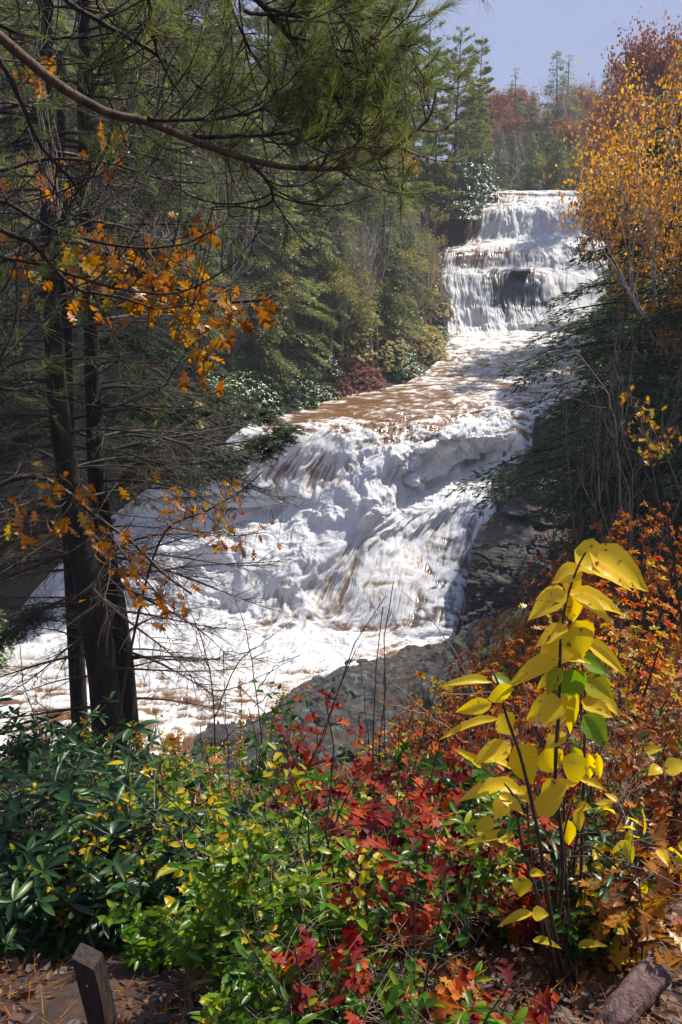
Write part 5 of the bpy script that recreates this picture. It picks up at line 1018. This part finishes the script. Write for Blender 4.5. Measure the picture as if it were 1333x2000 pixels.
PL = [('oak_seedling','red',580,1415,5.2,'crimson oak seedling standing up against the pool edge at centre left','seedling'),
      ('oak_seedling','red',640,1470,4.6,'red oak seedling right of the tallest crimson one','seedling'), ('oak_seedling','red',720,1475,4.3,'dark red oak seedling with a few yellow leaves beside it','seedling'),
      ('oak_seedling','red',700,1580,3.4,'burgundy oak seedling low in the middle of the brush','seedling'), ('oak_seedling','red',850,1640,2.9,'bright red oak seedling left of the tall yellow stems','seedling'),
      ('oak_seedling','red',800,1560,3.6,'maroon oak seedling behind the bright red one','seedling'), ('oak_seedling','red',910,1500,3.8,'brown red oak seedling with curled leaves under the pale yellow leaves','seedling'),
      ('oak_seedling','orange',1240,1420,3.2,'glowing orange oak seedling right of the tall yellow shrub','seedling'), ('oak_seedling','orange',1310,1180,6.0,'small orange oak seedling high at the right edge','seedling'),
      ('oak_seedling','bigr',1270,1520,2.8,'rust oak seedling with large leaves at the right edge','seedling'), ('oak_seedling','bigr',1170,1640,2.6,'brown oak seedling behind the tall yellow stems','seedling'),
      ('oak_seedling','bigr',980,1700,2.7,'brown oak seedling left of the dark stem cluster','seedling'), ('oak_seedling','bigr',1310,1700,2.2,'low brown oak seedling above the broken log','seedling'),
      ('blueberry_bush','ylw',300,1390,6.0,'yellow green bush with tiny leaves right of the dark trunk','bush'), ('blueberry_bush','ylw',380,1430,5.0,'yellow bush below the thin dark saplings','bush'),
      ('blueberry_bush','ylw',440,1320,7.5,'sparse bush with small red and green leaves before the pool','bush'), ('blueberry_bush','ylw',270,1480,4.2,'peach and green bush below the trunk base','bush'),
      ('blueberry_bush','ylw',520,1540,4.0,'small yellow leaved bush left of the red seedlings','bush'), ('blueberry_bush','ylw',340,1345,6.8,'tallest yellow green bush just right of the near trunks','bush'), ('blueberry_bush','ylw',255,1420,5.6,'yellow leaved bush touching the foot of the near trunks','bush'), ('blueberry_bush','ylw',470,1470,4.6,'light yellow bush left of the crimson seedling','bush'), ('blueberry_bush','ylw',330,1500,3.7,'orange and yellow bush in the left middle of the brush','bush'), ('blueberry_bush','ylw',680,1520,4.6,'yellow speckled bush among the red seedlings','bush'), ('blueberry_bush','rust',930,1430,5.2,'russet bush left of the tall yellow shrub','bush'), ('blueberry_bush','rust',790,1380,7.5,'tiny leaved rust bush in front of the slab','bush'),
      ('rhododendron_plant','rhodo',60,1400,4.6,'dark rhododendron with long drooping leaves at the left edge','shrub'), ('rhododendron_plant','rhodo',160,1440,3.8,'rhododendron with glossy leaves under the dark trunk','shrub'),
      ('rhododendron_plant','rhodo',20,1560,2.9,'shaded rhododendron low at the left edge','shrub'), ('rhododendron_plant','rhodo',130,1600,2.9,'dark rhododendron above the wooden post','shrub'), ('rhododendron_plant','rhodo',230,1620,3.1,'rhododendron right of the wooden post in deep shade','shrub'),
      ('laurel_plant','laurel',210,1770,2.35,'bright green laurel sprig rising right behind the wooden post','shrub'), ('laurel_plant','laurel',420,1800,2.2,'glossy green laurel right of the post with pale twigs','shrub'),
      ('laurel_plant','laurel',510,1800,2.3,'laurel sprig in the middle of the lower brush','shrub'), ('laurel_plant','laurel',640,1620,3.0,'tall laurel sprig left of the burgundy seedling','shrub'),
      ('laurel_plant','laurel',760,1790,2.2,'laurel sprig under the bright red seedling','shrub'), ('laurel_plant','laurel',610,1860,1.95,'low laurel at the bottom middle edge','shrub'),
      ('dogwood_sprout','grn',420,1560,3.4,'sprout with broad mid green leaves in the left centre','shrub'), ('dogwood_sprout','grn',960,1440,3.0,'green leaved sprout behind the left stem of the yellow shrub','shrub'),
      ('willow_herb','rhodo',1230,1590,2.3,'arching pale green herb with narrow leaves at the right edge','herb'), ('golden_sprout','yel',130,1465,3.4,'yellow pointed leaves standing in the dark rhododendron','sprout'),
      ('golden_sprout','yel',1290,1480,2.2,'pair of yellow pointed leaves at the right edge','sprout'), ('golden_sprout','yel',250,1530,3.0,'dull yellow leaves above the post in the dark brush','sprout'), ('golden_sprout','yel',340,1660,2.5,'few yellow leaves between the laurel sprigs','sprout')]
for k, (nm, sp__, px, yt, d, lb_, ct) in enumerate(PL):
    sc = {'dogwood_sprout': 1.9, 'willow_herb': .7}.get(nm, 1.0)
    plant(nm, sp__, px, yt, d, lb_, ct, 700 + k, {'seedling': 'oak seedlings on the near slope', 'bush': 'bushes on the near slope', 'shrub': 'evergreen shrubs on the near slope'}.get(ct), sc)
# thin bare saplings and pale dead sticks traced as rods of their own
STK = [('bare_sapling', [[(418,1600),(420,1450),(412,1330),(395,1250),(372,1195)], [(420,1400),(470,1290),(520,1250),(575,1210)], [(414,1350),(470,1340),(585,1280)], [(410,1310),(380,1240)]], 4.2, 5.0, 'twig', 'tall dark bare sapling at left centre bending left at its tip'),
       ('bare_sapling', [[(512,1590),(512,1450),(498,1340),(485,1250),(458,1165)], [(500,1350),(540,1300),(585,1280)], [(490,1270),(450,1290)], [(498,1380),(560,1330)]], 4.2, 4.4, 'twig', 'slender dark bare sapling standing left of the crimson seedling'),
       ('bare_sapling', [[(450,1600),(447,1480),(440,1400),(437,1270)], [(445,1430),(430,1370)]], 4.4, 3.4, 'twig', 'straight thin bare sapling between two taller ones'),
       ('bare_sapling', [[(728,1560),(722,1460),(712,1380),(704,1290)], [(718,1430),(740,1390)]], 4.6, 3.0, 'twig', 'dark straight bare stem in front of the rock slab'),
       ('bare_sapling', [[(430,1470),(520,1400),(600,1350),(700,1300)]], 4.6, 3.0, 'twig', 'long thin bare stem slanting right over the pool'),
       ('dead_stick', [[(950,1440),(915,1330),(880,1260),(830,1195),(783,1155)], [(915,1330),(880,1290),(868,1265)]], 3.4, 4.0, 'palewood', 'long pale dead twig slanting up left across the falls'),
       ('dead_stick', [[(918,1420),(915,1330),(905,1250),(908,1165)]], 3.4, 3.4, 'palewood', 'upright pale dead twig left of the yellow shrub'),
       ('dead_stick', [[(910,1480),(840,1400),(790,1350),(715,1288)], [(840,1400),(800,1385),(760,1375)], [(860,1420),(850,1380),(835,1320)]], 3.6, 4.0, 'palewood', 'pale forked dead twig leaning left over the slab'),
       ('dead_stick', [[(1030,1356),(960,1352),(850,1360)]], 3.0, 4.0, 'palewood', 'short horizontal pale dead twig by the lowest green yellow leaf'),
       ('dead_stick', [[(660,1760),(600,1680),(540,1620),(500,1580)], [(600,1680),(560,1680)]], 2.6, 4.0, 'palewood', 'pale brown dead twig slanting through the centre brush'),
       ('dead_stick', [[(440,1860),(400,1760),(385,1730)], [(420,1810),(430,1740),(460,1700)]], 2.3, 5.0, 'palewood', 'reddish forked dead twig in the left centre brush'),
       ('dead_stick', [[(365,1870),(345,1820),(328,1780)]], 2.2, 5.0, 'palewood', 'short pale curved dead twig right of the post'),
       ('dead_branch', [[(345,1822),(430,1815),(520,1835),(620,1850)]], 2.2, 8.0, 'limb', 'red brown dead branch lying across the lower brush'),
       ('dead_stick', [[(1110,1990),(1060,1960),(1000,1955),(960,1970)]], 1.95, 6.0, 'palewood', 'fallen pale twig on the ground at the bottom right'),
       ('dark_stem', [[(860,2010),(845,1900),(830,1840),(828,1700),(820,1600)], [(840,1870),(880,1850),(905,1820)], [(835,1850),(800,1900),(810,1990)]], 2.2, 13.0, 'bark', 'dark forked woody stem at the bottom centre'),
       ('dark_stem', [[(765,2010),(755,1850),(750,1720),(756,1600)]], 2.3, 6.0, 'bark', 'thin dark upright stem left of the forked one')]
for nm, paths, d, wpx, mt, lb_ in STK:
    P0 = at_d(*paths[0][0], d); P0 = np.array([P0[0], P0[1], P0[2]]); g = H1(P0[0], P0[1]); b = np.array([P0[0], P0[1], g]); root = empty(nm, b); sb = MB()
    for j, path in enumerate(paths):
        P = plane_pts(path, d) - b
        if j == 0 and nm != 'dead_branch' and P[0, 2] > .05 and not (nm == 'dead_stick' and d < 2): P = np.concatenate([[[P[0, 0], P[0, 1], -.05]], P])
        P = resample(P, 18); P[1:] += rg.normal(size=(17, 3)) * .003; w0 = wpx / FPX * d / 2 * (1 if j == 0 else .6); tubes(sb, P[None], np.linspace(w0, w0 * .35, 18)[None], 6)
    sb.build('stem', M[mt], root); tag(root, lb_, {'bare_sapling': 'sapling', 'dead_stick': 'twig', 'dead_branch': 'branch', 'dark_stem': 'stem'}[nm], {'bare_sapling': 'bare saplings on the near slope', 'dead_stick': 'dead twigs in the brush'}.get(nm))
# ---------------------------------------------------------------- tall yellow shrub
D0 = 2.05
gb = at_d(1115, 1950, D0); gb = np.array([gb[0], gb[1], H1(gb[0], gb[1])]); ys_ = empty('yellow_leaved_shrub', gb)
stems = [[(1105,1960),(1100,1700),(1085,1520),(1092,1380),(1095,1260),(1105,1180),(1128,1110),(1145,1078)], [(1110,1960),(1075,1780),(1050,1620),(1018,1480),(990,1400),(975,1340),(962,1310)],
         [(1120,1960),(1130,1800),(1138,1600),(1142,1450),(1142,1340),(1135,1280)], [(1100,1960),(1060,1780),(1020,1650),(1005,1560),(985,1530)], [(1115,1960),(1108,1760),(1102,1580),(1106,1480)],
         [(1125,1960),(1115,1800),(1125,1650),(1150,1560),(1160,1500)], [(1090,1960),(1040,1700),(1030,1560)], [(1130,1960),(1180,1840),(1230,1760),(1250,1600)], [(1098,1960),(1080,1860),(1055,1770),(1030,1700)], [(1118,1950),(1190,1780),(1205,1725)],[(1108,1960),(1090,1800),(1098,1650),(1120,1560)]]
for k, st_ in enumerate(stems):
    dd = D0 + [0, -.08, .1, -.05, .05, .12, -.02, .15, -.1, .1, .04][k]; P = plane_pts(st_, dd) - gb; P[0] = [rg.normal() * .025, rg.normal() * .025, -.05]
    P = resample(P, 26); sb = MB(); tubes(sb, P[None], np.linspace(.0058 if k < 6 else .004, .0019, 26)[None], 7); sb.build('stem', M['twig'], ys_)
# leaf: base px, tip px, width px, tint, depth offset, facing (+1 shows its top, -1 hangs edge on)
LV = [((1150,1082),(1262,1140),66,.75,-.02,.5),((1122,1075),(1190,1108),60,.85,.03,.8),((1140,1108),(1228,1140),40,.7,-.05,.3),((1135,1112),(1086,1132),38,.72,.02,.6),
      ((1108,1160),(1038,1200),42,.72,-.03,.5),((1100,1150),(1052,1165),24,.8,.04,.4),((1112,1162),(1212,1188),44,.78,.03,.5),((1118,1168),(1195,1208),36,.68,-.05,.3),((1112,1150),(1122,1212),40,.82,.05,.9),
      ((1110,1120),(1125,1170),34,.8,.07,.8),((1125,1212),(1150,1262),46,.8,.05,.8),((1110,1228),(1052,1255),40,.72,-.02,.5),((1120,1225),(1138,1282),54,.62,-.07,1),((1140,1252),(1220,1310),30,.74,.02,.3),
      ((1112,1245),(1060,1300),58,.78,.04,.9),((1092,1288),(1000,1330),36,.68,-.03,.4),((1100,1288),(1150,1290),10,.7,.02,.2),((1098,1305),(1068,1350),30,.2,-.05,.4),((1105,1308),(1128,1360),60,.08,.02,1),
      ((1132,1285),(1188,1312),34,.05,.04,.5),((1140,1325),(1196,1360),46,.1,.06,.8),((1150,1320),(1200,1335),16,.6,.08,.3),((1098,1370),(1035,1400),52,.62,-.02,.8),((1118,1378),(1068,1412),48,.75,.05,.8),
      ((1130,1355),(1108,1430),22,.7,-.06,.5),((1100,1430),(1070,1458),30,.66,.02,.7),((1135,1370),(1195,1395),40,.7,.05,.7),((1180,1365),(1208,1393),22,.75,.08,.6),((1140,1395),(1185,1452),44,.08,-.03,.6),
      ((958,1335),(873,1330),22,.35,-.03,.4),((962,1320),(1000,1340),26,.15,-.05,.5),((972,1338),(985,1372),44,.85,-.12,1),((960,1375),(897,1388),28,.55,-.03,.6),((972,1408),(872,1428),20,.6,-.02,.4),
      ((975,1398),(1000,1430),46,.6,.03,.8),((998,1460),(932,1482),44,.65,.0,.8),((1005,1455),(1042,1525),56,.66,-.05,1),((1065,1460),(1085,1510),52,.68,.05,1),((938,1500),(898,1462),16,.7,.02,.3),
      ((955,1485),(1010,1502),18,.8,-.04,.4),((990,1530),(905,1555),30,.7,-.02,.5),((968,1528),(1020,1545),30,.8,.03,.5),((975,1550),(1020,1585),22,.66,-.04,.4),((990,1560),(968,1595),34,.6,.03,.8),
      ((1008,1540),(1040,1565),26,.7,-.05,.6),((1060,1550),(1112,1525),36,.6,.0,.7),((1052,1590),(1098,1540),40,.66,-.04,.7),((1128,1520),(1182,1538),18,.75,.03,.4),((1130,1470),(1118,1530),46,.28,.04,.9),
      ((1120,1460),(1138,1490),20,.3,.06,.6),((1150,1470),(1155,1525),20,.68,.0,.5),((1165,1470),(1172,1520),16,.66,.02,.4),((965,1602),(930,1620),26,.35,-.02,.6),((1005,1635),(915,1640),22,.45,-.03,.4),
      ((960,1632),(1005,1650),20,.5,.02,.4),((1128,1578),(1150,1575),24,.7,0,.5),((1130,1580),(1132,1618),20,.62,.03,.5),((1108,1600),(1112,1650),28,.6,.05,.8),((1020,1712),(1018,1748),36,.42,-.12,1),
      ((1035,1705),(1060,1705),12,.7,-.1,.4),((1040,1785),(980,1802),20,.72,-.12,.5),((1040,1785),(1068,1785),26,.5,-.12,.7),((1042,1838),(1090,1845),12,.4,-.08,.3),((1130,1848),(1178,1843),8,.4,-.05,.2),
      ((1290,1500),(1270,1510),24,.7,.05,.5),((1300,1505),(1340,1490),36,.72,.05,.6),((1262,1468),(1290,1460),20,.75,.1,.5),((1100,1340),(1120,1395),26,.72,.06,.6),((1085,1315),(1050,1345),20,.65,.05,.5)]
lg = np.random.default_rng(91); nsel = 0
for (bp_, tp2, w, ti, do, fc) in LV:
    A = at_d(*bp_, D0 + do); B_ = at_d(*tp2, D0 + do - .02 + lg.normal() * .012); dv_ = B_ - A; Ln = np.linalg.norm(dv_); L = Ln * 1.10
    wd = w / FPX * (D0 * 1.15) * 1.12; view = norm(-A); up_ = np.array([0, 0, 1.]); nn = norm(view * (.25 + .75 * fc) + up_ * (1.15 - fc * .75) + lg.normal(size=3) * .16)
    mb_ = MB(); leaves(mb_, (A - gb)[None], (norm(dv_) + nn * .17)[None], nn[None], L, max(wd, .024), 'ovate', ti); v = mb_.V[0]
    v += (fbm(v[:, 0]*30, v[:, 1]*30, v[:, 2]*30, 5, 2) - .5)[:, None] * nn * .008
    mb_.build('leaf', M['yellow'], ys_)
tag(ys_, 'tall shrub with large bright yellow pointed leaves at the right foreground', 'shrub')
# hanging red vine stem
vb = MB(); vr = at_d(1125, 1650, 2.0); P = np.array([at_d(px, py, 2.0) for px, py in [(1125,1665),(1150,1651),(1185,1675),(1210,1697),(1232,1690)]]) - vr; tubes(vb, resample(P, 20)[None], np.linspace(.0032, .0022, 20)[None], 6)
o = vb.build('vine_stem', M['limb']); o.location = vr; tag(o, 'curved red brown vine stem looping beside the yellow shrub', 'vine')
# ---------------------------------------------------------------- wooden post
pb = at_d(205, 2010, 1.86); g = H1(pb[0], pb[1]); top = at_d(170, 1866, 1.84); post = empty('wooden_post', (pb[0], pb[1], g))
def post_mesh():
    bm_ = MB(); ax = norm(top - np.array([pb[0], pb[1], pb[2]])); ax0 = np.array([pb[0], pb[1], g]) ; H_ = (top[2] - g) / ax[2] + .12
    s = norm(np.cross(ax, np.array([.25, 1, 0]))); f = np.cross(s, ax); w = .025; c = .003
    prof = [(-w, -w + c), (-w + c, -w), (w - c, -w), (w, -w + c), (w, w - c), (w - c, w), (-w + c, w), (-w, w - c)]; nz_ = 26; V = []
    off = top - np.array([pb[0], pb[1], g]) - ax * (H_ - .12)
    for k in range(nz_):
        t = -.12 + H_ * k / (nz_ - 1) ; sc = 1 if k < nz_ - 1 else .93
        for (a_, b_) in prof: V.append(off + ax * (t + (.012 * a_ / w if k == nz_ - 1 else 0)) + s * a_ * sc + f * b_ * sc + ax * (.0))
    V = np.array(V); V += (fbm(V[:, 0]*90, V[:, 1]*90, V[:, 2]*12, 3, 3) - .5)[:, None] * .003 * s
    F = [[k*8 + j, k*8 + (j+1) % 8, k*8 + 8 + (j+1) % 8, k*8 + 8 + j] for k in range(nz_ - 1) for j in range(8)]
    top_ = [[(nz_-1)*8 + j for j in range(8)]]; bm_.add(V, [np.array(F), np.array(top_)]); return bm_, ax, s, f, off
bm_, ax, s, f, off = post_mesh(); M['post'] = bark_mat('weathered_post', (.014, .008, .006), (.055, .033, .026), 30, .6, .8); bm_.build('post', M['post'], post, sm=False)
mm_, nt, n, l, b = new_mat('screw_metal'); b.inputs['Base Color'].default_value = (.6, .6, .6, 1); b.inputs['Metallic'].default_value = .7; b.inputs['Roughness'].default_value = .45
sc_ = MB(); c0 = at_d(181, 1939, 1.80) - np.array([pb[0], pb[1], g]); nrm = norm(-at_d(181, 1939, 1.8)); nrm = norm(f if np.dot(f, nrm) > 0 else -f)
c0 = off + ax * (np.dot(c0 - off, ax)) + nrm * .0262 - s * (.002); tubes(sc_, np.array([[c0, c0 + nrm * .0012, c0 + nrm * .0018]]), np.array([[.0022, .0022, .0002]]), 10); sc_.build('screw_head', mm_, post)
tag(post, 'short leaning square brown wooden post with one screw at the lower left', 'post')
# ---------------------------------------------------------------- broken log
lgm = MB(); P = plane_pts([(1185,2020,1.78),(1215,1975,1.82),(1250,1930,1.9),(1285,1897,1.98)], 1.85); lb0 = P[0].copy(); lb0[2] = H1(lb0[0], lb0[1]); P = resample(P - lb0, 30); R = np.interp(np.linspace(0, 1, 30), [0, .4, .85, 1], [.032, .036, .040, .030]); tubes(lgm, P[None], R[None], 22)
V = lgm.V[0]; cen = P.repeat(22, 0); rdv = V - cen; V += rdv * ((fbm(V[:, 0]*14, V[:, 1]*14, V[:, 2]*14, 9, 4) - .5) * 1.1 + (vnoise(np.arctan2(rdv[:, 2], rdv[:, 0]) * 5, V[:, 1]*6, None, 4) - .5) * .35)[:, None]
e0 = V[-22:].mean(0); lgm.add(np.concatenate([V[-22:], [e0 - norm(P[-1] - P[-2]) * .02]]), [np.array([[k, (k + 1) % 22, 22] for k in range(22)])]); lgo = lgm.build('broken_log', bark_mat('rotten_wood', (.05, .022, .022), (.22, .13, .12), 16, 1.0, .6)); lgo.location = lb0
tag(lgo, 'weathered reddish broken log end lying at the lower right corner', 'log')
# ---------------------------------------------------------------- haze
V = np.array([[x, y, z] for x in (-192, 192) for y in (-31.5, 304) for z in (-26, 75)], float)
gz = float(GZ.max()); V[:, 2] = np.where(V[:, 2] > 0, gz + 20, float(GZ.min()) - 1.2)
Fh = np.array([[0,1,3,2],[4,6,7,5],[0,4,5,1],[2,3,7,6],[0,2,6,4],[1,5,7,3]])
hm = bpy.data.materials.new('valley_haze'); hm.use_nodes = True; hn = hm.node_tree.nodes; hn.remove(hn['Principled BSDF']); pv = hn.new('ShaderNodeVolumePrincipled')
pv.inputs['Density'].default_value = .0006; pv.inputs['Color'].default_value = (.82, .88, 1.0, 1); pv.inputs['Anisotropy'].default_value = .0
hm.node_tree.links.new(pv.outputs[0], hn['Material Output'].inputs['Volume'])
hz = mesh_obj('haze', V, [Fh], hm, None, None, False); tag(hz, 'thin bluish autumn haze filling the valley', 'haze', None, 'stuff')
# ---- drop kits that no tree used
for nme in list(KIDS):
    if nme not in USED:
        for k in KIDS[nme]: bpy.data.objects.remove(k)
        bpy.data.objects.remove(bpy.data.objects[nme])
